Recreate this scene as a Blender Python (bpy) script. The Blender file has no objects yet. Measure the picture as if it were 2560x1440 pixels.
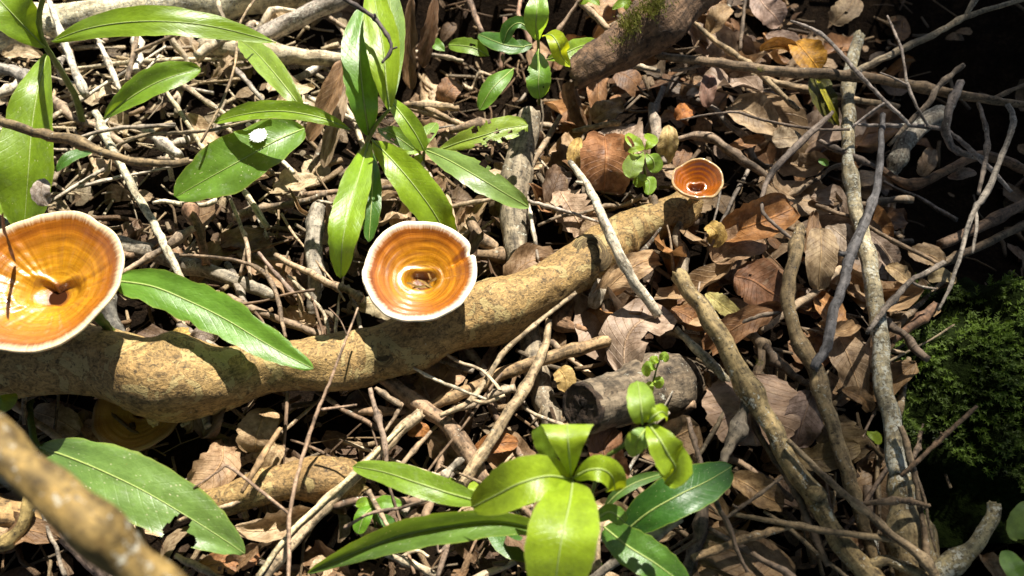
import bpy, math, random
from mathutils import Vector, Matrix, noise
R = math.radians
scene = bpy.context.scene
COL = scene.collection

# ------------------------------------------------------------------ camera
CAM_H, PITCH, HFOV = 0.55, R(56), R(62)
F = 1280 / math.tan(HFOV / 2)                      # focal length in photo pixels
CAM = Vector((0, -CAM_H / math.tan(PITCH), CAM_H))
FWD = Vector((0, math.cos(PITCH), -math.sin(PITCH)))
UPV = Vector((0, math.sin(PITCH), math.cos(PITCH)))
cd = bpy.data.cameras.new('camera'); cam = bpy.data.objects.new('camera', cd); COL.objects.link(cam)
cam.location = CAM; cam.rotation_euler = (R(90) - PITCH, 0, 0)
cd.sensor_width = 36; cd.angle = HFOV; cd.clip_start = 0.01; cd.clip_end = 200
cd.dof.use_dof = True; cd.dof.focus_distance = 0.62; cd.dof.aperture_fstop = 8.0
scene.camera = cam
scene.render.resolution_x, scene.render.resolution_y = 1024, 576

# ------------------------------------------------------------------ sky, sun, exposure
SUN_EL = R(57); SUN_AZ = math.atan2(0.36, 0.93)    # azimuth clockwise from +Y (away from the camera)
TOSUN = Vector((math.sin(SUN_AZ) * math.cos(SUN_EL), math.cos(SUN_AZ) * math.cos(SUN_EL), math.sin(SUN_EL)))
w = bpy.data.worlds.new('World'); scene.world = w; w.use_nodes = True
nt = w.node_tree; sky = nt.nodes.new('ShaderNodeTexSky'); sky.sky_type = 'NISHITA'; sky.sun_disc = False
sky.sun_elevation = SUN_EL; sky.sun_rotation = SUN_AZ
bg = nt.nodes['Background']; bg.inputs[1].default_value = 0.05; nt.links.new(sky.outputs[0], bg.inputs[0])
sd = bpy.data.lights.new('sun', 'SUN'); sd.energy = 5.0; sd.angle = R(0.53); sd.color = (1, 0.95, 0.86)
sun = bpy.data.objects.new('sun', sd); COL.objects.link(sun); sun.location = TOSUN * 8
sun.rotation_euler = (-TOSUN).to_track_quat('-Z', 'Y').to_euler()
vs = scene.view_settings; vs.view_transform = 'Standard'; vs.look = 'None'; vs.gamma = 1; vs.exposure = 1.3
scene.cycles.max_bounces = 8; scene.cycles.use_denoising = True

# ------------------------------------------------------------------ placing
def at(px, py, z):
    """The world point at height z metres whose picture lies at (px, py) of the 2560 x 1440 photograph; also metres per pixel there."""
    ray = FWD + Vector((1, 0, 0)) * ((px - 1280) / F) + UPV * ((720 - py) / F)
    k = (z - CAM_H) / ray.z
    return CAM + ray * k, k / F
def topx(p):
    d = p - CAM; k = d.dot(FWD)
    return 1280 + F * d.x / k, 720 - F * d.dot(UPV) / k
def sm(a, b, x):
    t = min(1, max(0, (x - a) / (b - a))); return t * t * (3 - 2 * t)
HOLL, _ = at(2520, 330, 0); HOLL2, _ = at(2480, 1290, 0); HOLL3, _ = at(1215, 130, 0); HOLL4, _ = at(1400, 330, 0)
def ground_z(x, y):
    z = 0.010 * noise.noise(Vector((x * 5, y * 5, 3.1))) + 0.005 * noise.noise(Vector((x * 16, y * 16, 7.7)))
    if abs(x) > 1.5 or abs(y) > 1.5: return z
    z -= 0.10 * (1 - sm(0.05, 0.26, math.hypot((x - HOLL.x) * 1.0, (y - HOLL.y) * 0.8)))
    z -= 0.07 * (1 - sm(0.03, 0.13, math.hypot(x - HOLL2.x, y - HOLL2.y)))
    z -= 0.085 * (1 - sm(0.03, 0.14, math.hypot((x - HOLL3.x) * .75, y - HOLL3.y)))
    z -= 0.05 * (1 - sm(0.015, 0.06, math.hypot(x - HOLL4.x, y - HOLL4.y)))
    return z

# ------------------------------------------------------------------ node helpers
def new_mat(name):
    m = bpy.data.materials.new(name); m.use_nodes = True
    t = m.node_tree; t.nodes.clear()
    return m, t
class G:
    """a short way to write shader nodes"""
    def __init__(s, name): s.m, s.t = new_mat(name); s.out = s.n('OutputMaterial')
    def n(s, kind, **k):
        d = s.t.nodes.new('ShaderNode' + kind)
        for a, b in k.items():
            if a.startswith('i_'):
                key = a[2:]; key = int(key) if key.isdigit() else key
                s.put(d.inputs[key], b)
            else: setattr(d, a, b)
        return d
    def put(s, sock, v):
        if hasattr(v, 'bl_idname') and hasattr(v, 'outputs'): v = v.outputs[0]
        if isinstance(v, bpy.types.NodeSocket): s.t.links.new(v, sock)
        else:
            if isinstance(v, tuple) and len(v) == 3 and sock.type == 'RGBA': v = (*v, 1)
            sock.default_value = v
    def attr(s, name): return s.n('Attribute', attribute_name=name)
    def math(s, op, a, b=0.0, c=None, clamp=False):
        d = s.n('Math', operation=op, use_clamp=clamp); s.put(d.inputs[0], a); s.put(d.inputs[1], b)
        if c is not None: s.put(d.inputs[2], c)
        return d.outputs[0]
    def mix(s, f, a, b, mode='MIX'):
        d = s.n('Mix', data_type='RGBA', blend_type=mode); s.put(d.inputs[0], f); s.put(d.inputs[6], a); s.put(d.inputs[7], b)
        return d.outputs[2]
    def noise(s, vec, scale, detail=4, rough=.6, dist=0.0):
        d = s.n('TexNoise'); s.put(d.inputs['Vector'], vec); d.inputs['Scale'].default_value = scale
        d.inputs['Detail'].default_value = detail; d.inputs['Roughness'].default_value = rough; d.inputs['Distortion'].default_value = dist
        return d.outputs[0]
    def voro(s, vec, scale, feature='F1', rnd=1.0):
        d = s.n('TexVoronoi', feature=feature); s.put(d.inputs['Vector'], vec); d.inputs['Scale'].default_value = scale
        d.inputs['Randomness'].default_value = rnd
        return d.outputs['Distance']
    def ramp(s, f, a, b, c0=0.0, c1=1.0):
        d = s.n('MapRange', clamp=True); s.put(d.inputs[0], f)
        for i, v in enumerate((a, b, c0, c1)): s.put(d.inputs[1 + i], v)
        return d.outputs[0]
    def cramp(s, f, stops):
        d = s.n('ValToRGB'); s.put(d.inputs[0], f); e = d.color_ramp.elements
        while len(e) < len(stops): e.new(0.5)
        for q, (p, c) in zip(e, stops): q.position = p; q.color = (*c, 1)
        return d.outputs[0]
    def vmul(s, v, k):
        d = s.n('VectorMath', operation='MULTIPLY'); s.put(d.inputs[0], v); s.put(d.inputs[1], k); return d.outputs[0]
    def vadd(s, v, k):
        d = s.n('VectorMath', operation='ADD'); s.put(d.inputs[0], v); s.put(d.inputs[1], k); return d.outputs[0]
    def sep(s, v):
        d = s.n('SeparateXYZ'); s.put(d.inputs[0], v); return d.outputs
    def bump(s, h, dist, strength=1.0):
        d = s.n('Bump'); s.put(d.inputs['Height'], h); d.inputs['Distance'].default_value = dist; d.inputs['Strength'].default_value = strength
        return d.outputs[0]
    def pbr(s, col, rough, nrm=None, spec=.5, coat=0.0, coat_r=.1, sss=0.0):
        d = s.n('BsdfPrincipled'); s.put(d.inputs['Base Color'], col); s.put(d.inputs['Roughness'], rough)
        s.put(d.inputs['Specular IOR Level'], spec); s.put(d.inputs['Coat Weight'], coat); d.inputs['Coat Roughness'].default_value = coat_r
        if nrm is not None: s.put(d.inputs['Normal'], nrm)
        if sss: d.inputs['Subsurface Weight'].default_value = sss; d.inputs['Subsurface Radius'].default_value = (.006, .003, .001); d.inputs['Subsurface Scale'].default_value = 1.0
        return d.outputs[0]
    def thin(s, shader, col, f, nrm=None):
        d = s.n('BsdfTranslucent'); s.put(d.inputs[0], col)
        x = s.n('MixShader'); s.put(x.inputs[0], f); s.put(x.inputs[1], shader); s.put(x.inputs[2], d); return x.outputs[0]
    def done(s, shader): s.put(s.out.inputs[0], shader); return s.m

MAT = {}
def bark(name, streak=260, cell=160, lich_scale=330, bump=.0012, rough=.75, contrast=1.0, blotch=None, moss=None, wavy=False):
    g = G(name); oi = g.n('ObjectInfo'); tc = g.attr('tc').outputs['Vector']
    tc = g.vadd(tc, g.vmul(g.n('CombineXYZ', i_0=oi.outputs['Random'], i_1=oi.outputs['Random'], i_2=oi.outputs['Random']), (7, 5, 9)))
    long_ = g.vmul(tc, (1, 1, .16)); ring = g.vmul(tc, (.25, .25, 1))
    a = g.noise(long_, streak, 5, .65); b = g.noise(tc, cell, 5, .7, .6); c = g.noise(ring, streak * 1.4, 3, .6); big = g.noise(tc, 38, 3, .6)
    if wavy:
        a = g.noise(g.vmul(tc, (1, 1, .55)), streak * 1.1, 4, .6, 2.2); c = g.noise(g.vmul(tc, (.8, .8, 1)), streak * 2.2, 3, .6, 1.5)
    f = g.math('ADD', g.math('MULTIPLY', a, .45), g.math('ADD', g.math('MULTIPLY', b, .35), g.math('MULTIPLY', c, .2)))
    k = g.ramp(f, .41, .60, 1 - .72 * contrast, 1 + .5 * contrast)
    col = g.mix(1.0, oi.outputs['Color'], g.n('CombineColor', i_0=k, i_1=k, i_2=k), 'MULTIPLY')
    col = g.mix(g.ramp(big, .45, .7, 0, .55), col, g.mix(1.0, col, (.62, .55, .5), 'MULTIPLY'))
    if blotch:
        bn = g.noise(tc, 42, 4, .62, 1.6); col = g.mix(g.ramp(bn, .56, .575, 0, .7), col, blotch)
        col = g.mix(g.ramp(g.math('ABSOLUTE', g.math('SUBTRACT', bn, .562)), .0, .009, .7, 0), col, (.05, .03, .012))
    else:
        bn = g.noise(g.vmul(tc, (1, 1, .6)), 95, 4, .7, .5); col = g.mix(g.ramp(bn, .54, .60, 0, .6), col, g.mix(1.0, col, (.38, .33, .28), 'MULTIPLY')); col = g.mix(g.ramp(bn, .46, .36, 0, .35), col, g.mix(1.0, col, (1.7, 1.6, 1.45), 'MULTIPLY'))
    ln = g.noise(tc, lich_scale, 3, .75); lm = g.noise(tc, 70, 2, .5)
    thr = g.math('SUBTRACT', .70, g.math('MULTIPLY', oi.outputs['Alpha'], .30))
    lf = g.math('ADD', g.math('MULTIPLY', ln, .62), g.math('MULTIPLY', lm, .38))
    lich = g.ramp(g.math('SUBTRACT', lf, thr), 0, .05)
    col = g.mix(g.math('MULTIPLY', lich, .85), col, (.52, .50, .40))
    dark = g.ramp(g.noise(tc, lich_scale * 1.2, 3, .65), .58, .66, 0, .75)
    col = g.mix(dark, col, (.02, .014, .009))
    if moss:
        col = g.mix(g.ramp(g.noise(tc, 60, 5, .7), .5, .6, 0, .8), col, moss)
    h = g.math('ADD', f, g.math('MULTIPLY', lich, .25))
    MAT[name] = g.done(g.pbr(col, rough, g.bump(h, bump), .35))
bark('twig_bark'); bark('log_bark', 240, 150, 300, .0018, .7, .9, (.40, .31, .13), wavy=True); bark('pale_wood', 170, 90, 400, .0028, .8, .85)
bark('dark_bark', 160, 150, 220, .004, .85, 1.0); bark('rotten_wood', 190, 90, 260, .003, .85, 1.1)

def dead_leaf(name, per_object):
    g = G(name); lc = g.attr('lc').outputs['Vector']; u, t, sd_ = g.sep(lc)[:3]
    if per_object:
        oi = g.n('ObjectInfo'); base = oi.outputs['Color']; rnd = oi.outputs['Random']
    else: base = g.attr('col').outputs['Color']; rnd = sd_
    au = g.math('ABSOLUTE', u)
    p = g.n('CombineXYZ', i_0=u, i_1=g.math('MULTIPLY', t, 2.6), i_2=g.math('MULTIPLY', g.math('ADD', rnd, sd_), 40)).outputs[0]
    n1 = g.noise(p, 2.2, 5, .65); n2 = g.noise(p, 11, 4, .7); spots = g.noise(p, 16, 2, .6)
    vein = g.math('PINGPONG', g.math('SUBTRACT', g.math('MULTIPLY', t, 11), g.math('MULTIPLY', au, 2.2)), .5)
    veinm = g.ramp(vein, 0, .07, 1, 0); mid = g.ramp(au, .02, .06, 1, 0)
    k = g.ramp(n1, .36, .66, .5, 1.35)
    col = g.mix(1.0, base, g.n('CombineColor', i_0=k, i_1=g.math('POWER', k, 1.12), i_2=g.math('POWER', k, 1.25)), 'MULTIPLY')
    col = g.mix(1.0, col, (1.06, .99, .86), 'MULTIPLY')
    col = g.mix(g.ramp(n2, .52, .72, 0, .5), col, g.mix(1.0, col, (.42, .34, .28), 'MULTIPLY'))
    col = g.mix(g.ramp(spots, .68, .72, 0, .7), col, (.03, .018, .01))
    col = g.mix(g.ramp(g.noise(p, 3.1, 3, .6), .56, .72, 0, .3), col, (.42, .32, .21))
    col = g.mix(g.math('MULTIPLY', g.math('MAXIMUM', g.math('MULTIPLY', veinm, .45), mid), .6), col, g.mix(1.0, col, (1.7, 1.6, 1.4), 'MULTIPLY'))
    h = g.math('ADD', g.math('ADD', g.math('MULTIPLY', veinm, .5), mid), g.math('MULTIPLY', n2, .8))
    s = g.pbr(col, g.ramp(n1, .3, .7, .40, .6), g.bump(h, .0006), .32)
    MAT[name] = g.done(g.thin(s, col, .16))
dead_leaf('dead_leaf', True); dead_leaf('leaf_debris', False)

def green_leaf():
    g = G('green_leaf'); lc = g.attr('lc').outputs['Vector']; u, t, sd_ = g.sep(lc)[:3]; oi = g.n('ObjectInfo')
    au = g.math('ABSOLUTE', u)
    p = g.n('CombineXYZ', i_0=u, i_1=g.math('MULTIPLY', t, 4.5), i_2=g.math('MULTIPLY', sd_, 40)).outputs[0]
    n1 = g.noise(p, 1.6, 4, .6); n2 = g.noise(p, 9, 4, .65)
    vein = g.math('PINGPONG', g.math('SUBTRACT', g.math('MULTIPLY', t, 17), g.math('MULTIPLY', au, 2.4)), .5)
    veinm = g.ramp(vein, 0, .09, 1, 0)
    k = g.math('MULTIPLY', g.ramp(n1, .3, .7, .78, 1.22), g.ramp(n2, .3, .7, .88, 1.12))
    k = g.math('MULTIPLY', k, 1.75)
    col = g.mix(1.0, oi.outputs['Color'], g.n('CombineColor', i_0=g.math('MULTIPLY', k, 1.12), i_1=k, i_2=g.math('MULTIPLY', k, .75)), 'MULTIPLY')
    col = g.mix(g.math('MULTIPLY', veinm, .07), col, g.mix(1.0, col, (1.6, 1.5, 1.3), 'MULTIPLY'))
    edge = g.ramp(au, .93, 1.0, 0, .5)
    col = g.mix(edge, col, (.30, .36, .06))
    sp = g.voro(p, 7); spm = g.math('MULTIPLY', g.ramp(sp, .10, .16, 1, 0), g.ramp(g.noise(p, 2.4, 2, .5), .42, .56, 0, oi.outputs['Alpha']))
    col = g.mix(spm, col, (.50, .52, .30))
    fog = g.math('MULTIPLY', g.ramp(g.noise(p, 3.3, 5, .7), .56, .75, 0, .35), oi.outputs['Alpha'])
    col = g.mix(fog, col, (.34, .40, .28))
    rust = g.ramp(g.noise(g.vadd(p, (3.1, 8.2, 1.4)), 4.5, 3, .6), .74, .8, 0, .8)
    col = g.mix(rust, col, (.22, .13, .03))
    s = g.pbr(col, g.ramp(n2, .3, .7, .30, .42), g.bump(g.math('SUBTRACT', n2, g.math('MULTIPLY', veinm, .25)), .00022), .5)
    tcol = g.mix(1.0, col, (2.2, 1.8, .7), 'MULTIPLY')
    MAT['green_leaf'] = g.done(g.thin(s, tcol, .36))
green_leaf()

def simple(name, col, rough=.6, scale=300, amp=.5, bump=.0006, spec=.4, thin=0):
    g = G(name); oi = g.n('ObjectInfo'); tcn = g.n('TexCoord').outputs['Object']
    n = g.noise(tcn, scale, 4, .65); k = g.ramp(n, .3, .7, 1 - amp, 1 + amp)
    c = g.mix(1.0, col, g.n('CombineColor', i_0=k, i_1=k, i_2=k), 'MULTIPLY')
    s = g.pbr(c, rough, g.bump(n, bump), spec)
    MAT[name] = g.done(g.thin(s, c, thin) if thin else s)
simple('midrib', (.34, .42, .12), .45, 500, .15, thin=.25); simple('green_stem', (.09, .13, .02), .5, 260, .4)
simple('dropping', (.80, .80, .78), .7, 700, .12, .001); simple('broken_wood', (.34, .24, .13), .85, 500, .6, .002)
simple('moss', (.085, .135, .010), .7, 34, .85, thin=.3); simple('moss_cushion', (.010, .016, .003), .95, 200, .6, .004, .05)
simple('olive_moss', (.17, .17, .025), .8, 90, .5, thin=.2); simple('grey_scrap', (.33, .30, .27), .55, 200, .15)
simple('canopy_leaf', (.05, .10, .02), .5, 30, .3, thin=.25)

def soil():
    g = G('humus'); p = g.n('TexCoord').outputs['Object']
    a = g.noise(p, 45, 8, .7); b = g.noise(p, 280, 6, .75)
    f = g.math('ADD', g.math('MULTIPLY', a, .5), g.math('MULTIPLY', b, .5))
    col = g.cramp(f, [(.3, (.006, .004, .003)), (.5, (.020, .013, .008)), (.62, (.045, .028, .016)), (.75, (.09, .06, .035))])
    MAT['humus'] = g.done(g.pbr(col, .95, g.bump(f, .03), .04))
soil()

def cap_mat(name, inner, midc, outer, wet, white=.06, band=1.0, marg=(.80, .70, .52)):
    g = G(name); v = g.attr('mc').outputs['Vector']; r, th, top = g.sep(v)[:3]
    ca = g.math('COSINE', th); sa = g.math('SINE', th)
    ring = g.n('CombineXYZ', i_0=g.math('MULTIPLY', ca, .35), i_1=g.math('MULTIPLY', sa, .35), i_2=g.math('MULTIPLY', r, 9)).outputs[0]
    fib = g.n('CombineXYZ', i_0=g.math('MULTIPLY', ca, 22), i_1=g.math('MULTIPLY', sa, 22), i_2=g.math('MULTIPLY', r, 2.0)).outputs[0]
    rn = g.noise(ring, 1.6, 5, .7, .25); rn2 = g.noise(ring, 5.0, 3, .6, .2); fn = g.noise(fib, 1.5, 4, .65)
    wob = g.math('ADD', r, g.math('MULTIPLY', g.math('SUBTRACT', g.noise(ring, .8, 2), .5), .09))
    col = g.cramp(wob, [(0, (.20, .07, .012)), (.13, (.19, .062, .010)), (.2, inner), (.55, midc), (.82, outer), (.955, tuple(.55 * c for c in outer))])
    k = g.math('MULTIPLY', g.ramp(rn, .36, .64, 1 - .38 * band, 1 + .22 * band), g.ramp(rn2, .3, .7, 1 - .18 * band, 1 + .14 * band))
    kf = g.math('MULTIPLY', k, g.ramp(fn, .3, .7, .84, 1.14))
    col = g.mix(1.0, col, g.n('CombineColor', i_0=kf, i_1=g.math('POWER', kf, 1.25), i_2=kf), 'MULTIPLY')
    lines = g.ramp(g.math('PINGPONG', g.math('ADD', g.math('MULTIPLY', wob, 11), g.math('MULTIPLY', rn, 1.2)), .5), 0, .06, .42 * band, 0)
    col = g.mix(lines, col, (.20, .065, .008))
    m = g.ramp(g.math('ADD', r, g.math('MULTIPLY', g.math('SUBTRACT', fn, .5), .13)), 1 - white - .085, 1 - white + .03)
    col = g.mix(m, col, marg)
    und = g.math('LESS_THAN', top, .5)
    col = g.mix(und, col, tuple(.8 * q for q in marg))
    h = g.math('ADD', g.math('MULTIPLY', rn, .7), g.math('MULTIPLY', fn, .35))
    rough = g.math('ADD', g.ramp(rn2, .3, .7, .24, .40), g.math('MULTIPLY', m, .4))
    MAT[name] = g.done(g.pbr(col, rough, g.bump(h, .0004), .5, g.math('MULTIPLY', g.math('SUBTRACT', 1, m), wet), .12, .12))
cap_mat('cap_golden', (.45, .22, .008), (.43, .185, .007), (.33, .105, .006), .3, .02, .7, (.72, .58, .36))
cap_mat('cap_amber', (.42, .20, .006), (.38, .145, .005), (.33, .10, .007), .5, .05, 1.15, (.80, .68, .50))
cap_mat('cap_wet', (.34, .10, .003), (.36, .095, .003), (.36, .10, .006), 1.0, .015, .25, (.62, .44, .2))
cap_mat('cap_brown', (.42, .22, .05), (.42, .22, .05), (.4, .2, .05), .1, .01, .4, (.24, .14, .06))
def pore(name, c, rough, coat):
    g = G(name); MAT[name] = g.done(g.pbr(c, rough, None, .08, coat, .05))
pore('water', (.028, .008, .002), .4, .0)
# ------------------------------------------------------------------ mesh helpers
def link_mesh(name, verts, faces, mat, attrs=None, parent=None, smooth=True, origin=None, colors=None):
    origin = origin or Vector((0, 0, 0))
    me = bpy.data.meshes.new(name)
    me.from_pydata([tuple(Vector(v) - origin) for v in verts], [], faces)
    for an, data in (attrs or {}).items():
        a = me.attributes.new(an, 'FLOAT_VECTOR', 'POINT'); a.data.foreach_set('vector', [c for d in data for c in d])
    if colors:
        a = me.attributes.new('col', 'FLOAT_COLOR', 'POINT'); a.data.foreach_set('color', [c for d in colors for c in d])
    if smooth: me.polygons.foreach_set('use_smooth', [True] * len(me.polygons))
    me.materials.append(MAT[mat]); me.update()
    o = bpy.data.objects.new(name, me); COL.objects.link(o); o.location = origin
    if parent is not None: adopt(o, parent, origin)
    return o
ORG = {}
def adopt(o, parent, world_loc):
    pl = ORG.get(parent.name, parent.location.copy() if parent.parent is None else None)
    if pl is None: pl = Vector((0, 0, 0))
    o.parent = parent; o.location = Vector(world_loc) - pl; ORG[o.name] = Vector(world_loc)
def tag(o, label=None, cat=None, group=None, kind=None):
    if label: o['label'] = label
    if cat: o['category'] = cat
    if group: o['group'] = group
    if kind: o['kind'] = kind
    return o
def empty(name, loc, label, cat, group=None):
    o = bpy.data.objects.new(name, None); COL.objects.link(o); o.location = loc; o.empty_display_size = .01
    ORG[o.name] = Vector(loc)
    return tag(o, label, cat, group)
def spline(pts, n):
    """Catmull-Rom through tuples, n steps per span"""
    out = []
    P = [pts[0]] + list(pts) + [pts[-1]]
    for i in range(1, len(P) - 2):
        a, b, c, d = P[i - 1], P[i], P[i + 1], P[i + 2]
        for k in range(n):
            t = k / n
            out.append(tuple(.5 * (2 * q + (r - p) * t + (2 * p - 5 * q + 4 * r - s) * t * t + (3 * q - p - 3 * r + s) * t ** 3)
                             for p, q, r, s in zip(a, b, c, d)))
    out.append(tuple(pts[-1])); return out
def tube_geo(path, sides, seed, rough=.10, fine=0.0, jit=.25, kn=0, ragged=.3):
    """path: list of (x, y, z, radius). Returns verts, faces, tc"""
    rnd = random.Random(seed); V, Fc, T = [], [], []
    pts = [Vector(p[:3]) for p in path]; n = len(pts); s = 0
    L = sum((pts[i + 1] - pts[i]).length for i in range(n - 1))
    knots = [(rnd.uniform(.05, .95) * L, rnd.uniform(.12, .4)) for _ in range(kn)]
    t0 = (pts[1] - pts[0]).normalized(); side = t0.cross(Vector((0, 0, 1)))
    side = side.normalized() if side.length > 1e-4 else Vector((1, 0, 0))
    so = seed * 1.37 % 97
    rows = []
    for i in range(n):
        tg = (pts[min(i + 1, n - 1)] - pts[max(i - 1, 0)]).normalized()
        side = (side - tg * side.dot(tg)).normalized(); up = side.cross(tg)
        if i: s += (pts[i] - pts[i - 1]).length
        r = path[i][3]
        for ks, ka in knots: r *= 1 + ka * math.exp(-((s - ks) / (1.3 * path[i][3] + .0006)) ** 2)
        fq = .35 / max(path[i][3], .001)
        c = pts[i] + (side * noise.noise(Vector((s * fq, so, 1))) + up * noise.noise(Vector((s * fq, so, 9)))) * path[i][3] * jit
        row = []
        for k in range(sides):
            a = 2 * math.pi * k / sides; ca, sa = math.cos(a), math.sin(a)
            q = Vector((ca * 1.3, sa * 1.3, s * fq * 1.2 + so))
            rr = r * (1 + rough * noise.noise(q) * 1.6)
            if fine: rr += fine * (noise.noise(Vector((ca * r * 420, sa * r * 420, s * 150 + so))) + .6 * noise.noise(Vector((ca * r * 900, sa * r * 900, s * 420 + so))))
            p = c + (side * ca + up * sa) * rr
            if i in (0, n - 1): p += tg * (rnd.uniform(-1, 1) * ragged * r)
            row.append(len(V)); V.append(p); T.append((ca * r, sa * r, s))
        rows.append(row)
    for a, b in zip(rows, rows[1:]):
        for k in range(sides): Fc.append((a[k], a[(k + 1) % sides], b[(k + 1) % sides], b[k]))
    for row, sg, i in ((rows[0], -1, 0), (rows[-1], 1, n - 1)):
        cidx = len(V); V.append(sum((V[q] for q in row), Vector()) / sides); T.append((0, 0, s if i else 0))
        for k in range(sides):
            f = (row[k], row[(k + 1) % sides], cidx); Fc.append(f if sg > 0 else f[::-1])
    return V, Fc, T
def pixpath(pts, n):
    """(px, py, z cm, width px) -> smooth world path with radii in metres"""
    P = []
    for px, py, z, wd in pts:
        p, m = at(px, py, z * .01); P.append((p.x, p.y, p.z, wd * m * .5))
    return spline(P, n)
SEED = [11]
def limb(name, pts, col, lich, parent=None, mat='twig_bark', sides=9, n=5, **k):
    SEED[0] += 1
    path = pixpath(pts, n)
    V, Fc, T = tube_geo(path, sides, SEED[0], **k)
    o = link_mesh(name, V, Fc, mat, {'tc': T}, parent, origin=Vector(path[0][:3]))
    if parent is None: ORG[o.name] = Vector(path[0][:3])
    o.color = (*col, lich); return o
def leaf_geo(spine, hw, seed, nt=16, nu=5, a=1.0, b=.75, fold=.28, wave=.12, face=.35, roll=0.0, edge=.05, bites=(), curl=0.0, base=.03, droop=0.0, clip=None):
    """spine: world points base -> tip; hw: half width. Returns verts, faces, lc, mid line"""
    P = spline([tuple(p) for p in spine], max(3, nt // max(1, len(spine) - 1)))
    pts = [Vector(p) for p in P]; n = len(pts); V, Fc, LC, mid = [], [], [], []
    pk = (a / (a + b)) ** a * (b / (a + b)) ** b; so = seed * 2.11 % 83
    for i in range(n):
        t = i / (n - 1)
        tg = (pts[min(i + 1, n - 1)] - pts[max(i - 1, 0)]).normalized()
        nr = Vector((0, 0, 1)) * (1 - face) + (CAM - pts[i]).normalized() * face
        nr = (nr - tg * nr.dot(tg)).normalized(); nr = Matrix.Rotation(roll, 3, tg) @ nr
        sd_ = tg.cross(nr)
        tt = min(1, max(1e-4, t)); wdt = hw * max(base * (1 - t), tt ** a * (1 - tt) ** b / pk)
        mid.append((pts[i], nr))
        for j in range(-nu, nu + 1):
            u = j / nu; e = wdt * (1 + (edge * noise.noise(Vector((t * 23, so, u * 1.5))) * 2 if abs(j) == nu else 0))
            f = fold * (1 - .3 * t); ang = f + curl * abs(u)
            x = math.copysign(abs(u) * e * math.cos(ang), u); y = abs(u) * e * math.sin(ang)
            y += wave * hw * noise.noise(Vector((t * 4.5 + so, u * 1.2, so))) * abs(u) * 2
            V.append(pts[i] + sd_ * x + nr * y); LC.append((u, t, so % 1))
    m = 2 * nu + 1
    for i in range(n - 1):
        for j in range(m - 1):
            u = (j + .5) / nu - 1; t = (i + .5) / (n - 1)
            if any(((u - bu) / ru) ** 2 + ((t - bt) / rt) ** 2 < 1 + .5 * noise.noise(Vector((u * 6, t * 30, so))) for bu, bt, ru, rt in bites): continue
            q = i * m + j; Fc.append((q, q + 1, q + m + 1, q + m))
    return V, Fc, LC, mid
def green(name, pts, wpx, col, parent=None, speck=.5, rib=True, **k):
    SEED[0] += 1
    P = []; M = 0
    for px, py, z in pts:
        p, m = at(px, py, z * .01); P.append(p); M += m / len(pts)
    V, Fc, LC, mid = leaf_geo(P, wpx * M * .5, SEED[0], **k)
    o = link_mesh(name, V, Fc, 'green_leaf', {'lc': LC}, parent, origin=P[0])
    if parent is None: ORG[o.name] = P[0].copy()
    o.color = (*col, speck)
    if rib and wpx > 34:
        L = len(mid); path = [(*(p + nr * .0002), .00075 * (1 - .75 * i / L)) for i, (p, nr) in enumerate(mid)]
        v2, f2, _ = tube_geo(path, 5, SEED[0], rough=0, jit=0, ragged=0)
        link_mesh('midrib', v2, f2, 'midrib', None, o, origin=P[0])
    return o
# ------------------------------------------------------------------ ground
def build_ground():
    cs = []
    x = 0
    while x < 40: cs.append(x); x += .016 if x < 1.1 else max(.02, (x - 1.0) * .35)
    cs = [-c for c in reversed(cs[1:])] + cs
    n = len(cs); V = [(x, y, ground_z(x, y)) for y in cs for x in cs]
    Fc = [(j * n + i, j * n + i + 1, (j + 1) * n + i + 1, (j + 1) * n + i) for j in range(n - 1) for i in range(n - 1)]
    tag(link_mesh('ground', V, Fc, 'humus'), kind='structure')
build_ground()

# ------------------------------------------------------------------ colours of wood and leaves (base colours)
PALE, CREAM, TAN, GOLD, BROWN, DKB = (.46, .38, .26), (.60, .53, .40), (.34, .23, .12), (.36, .24, .10), (.19, .11, .055), (.09, .052, .03)
GREY, DKG, RED, LICH, OLIVE = (.25, .21, .17), (.11, .10, .09), (.23, .10, .05), (.40, .34, .23), (.27, .20, .09)

# ------------------------------------------------------------------ the big log with its knots and stub
log = limb('fallen_log', [(-160, 900, 5.2, 170), (0, 900, 5.2, 170), (110, 898, 5.2, 176), (250, 905, 5.1, 176), (400, 948, 5.0, 168), (560, 946, 4.8, 146), (700, 917, 4.6, 126),
    (850, 902, 4.4, 116), (1000, 866, 4.2, 108), (1150, 805, 4.0, 112), (1300, 748, 3.8, 116), (1420, 684, 3.6, 116), (1500, 634, 3.4, 128), (1560, 590, 3.2, 106), (1650, 548, 2.8, 96), (1720, 515, 2.0, 90)],
    (.32, .205, .075), .16, None, 'log_bark', 40, 16, rough=.11, fine=.0007, jit=.14, kn=6)
tag(log, 'thick golden brown fallen log that the orange mushrooms grow on', 'log')
limb('branch_stub', [(400, 985, 5.4, 70), (392, 1015, 5.0, 54), (386, 1042, 4.4, 36), (388, 1060, 4.0, 22)], (.27, .175, .06), .2, log, 'log_bark', 16, 6, rough=.25, fine=.0005)
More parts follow.
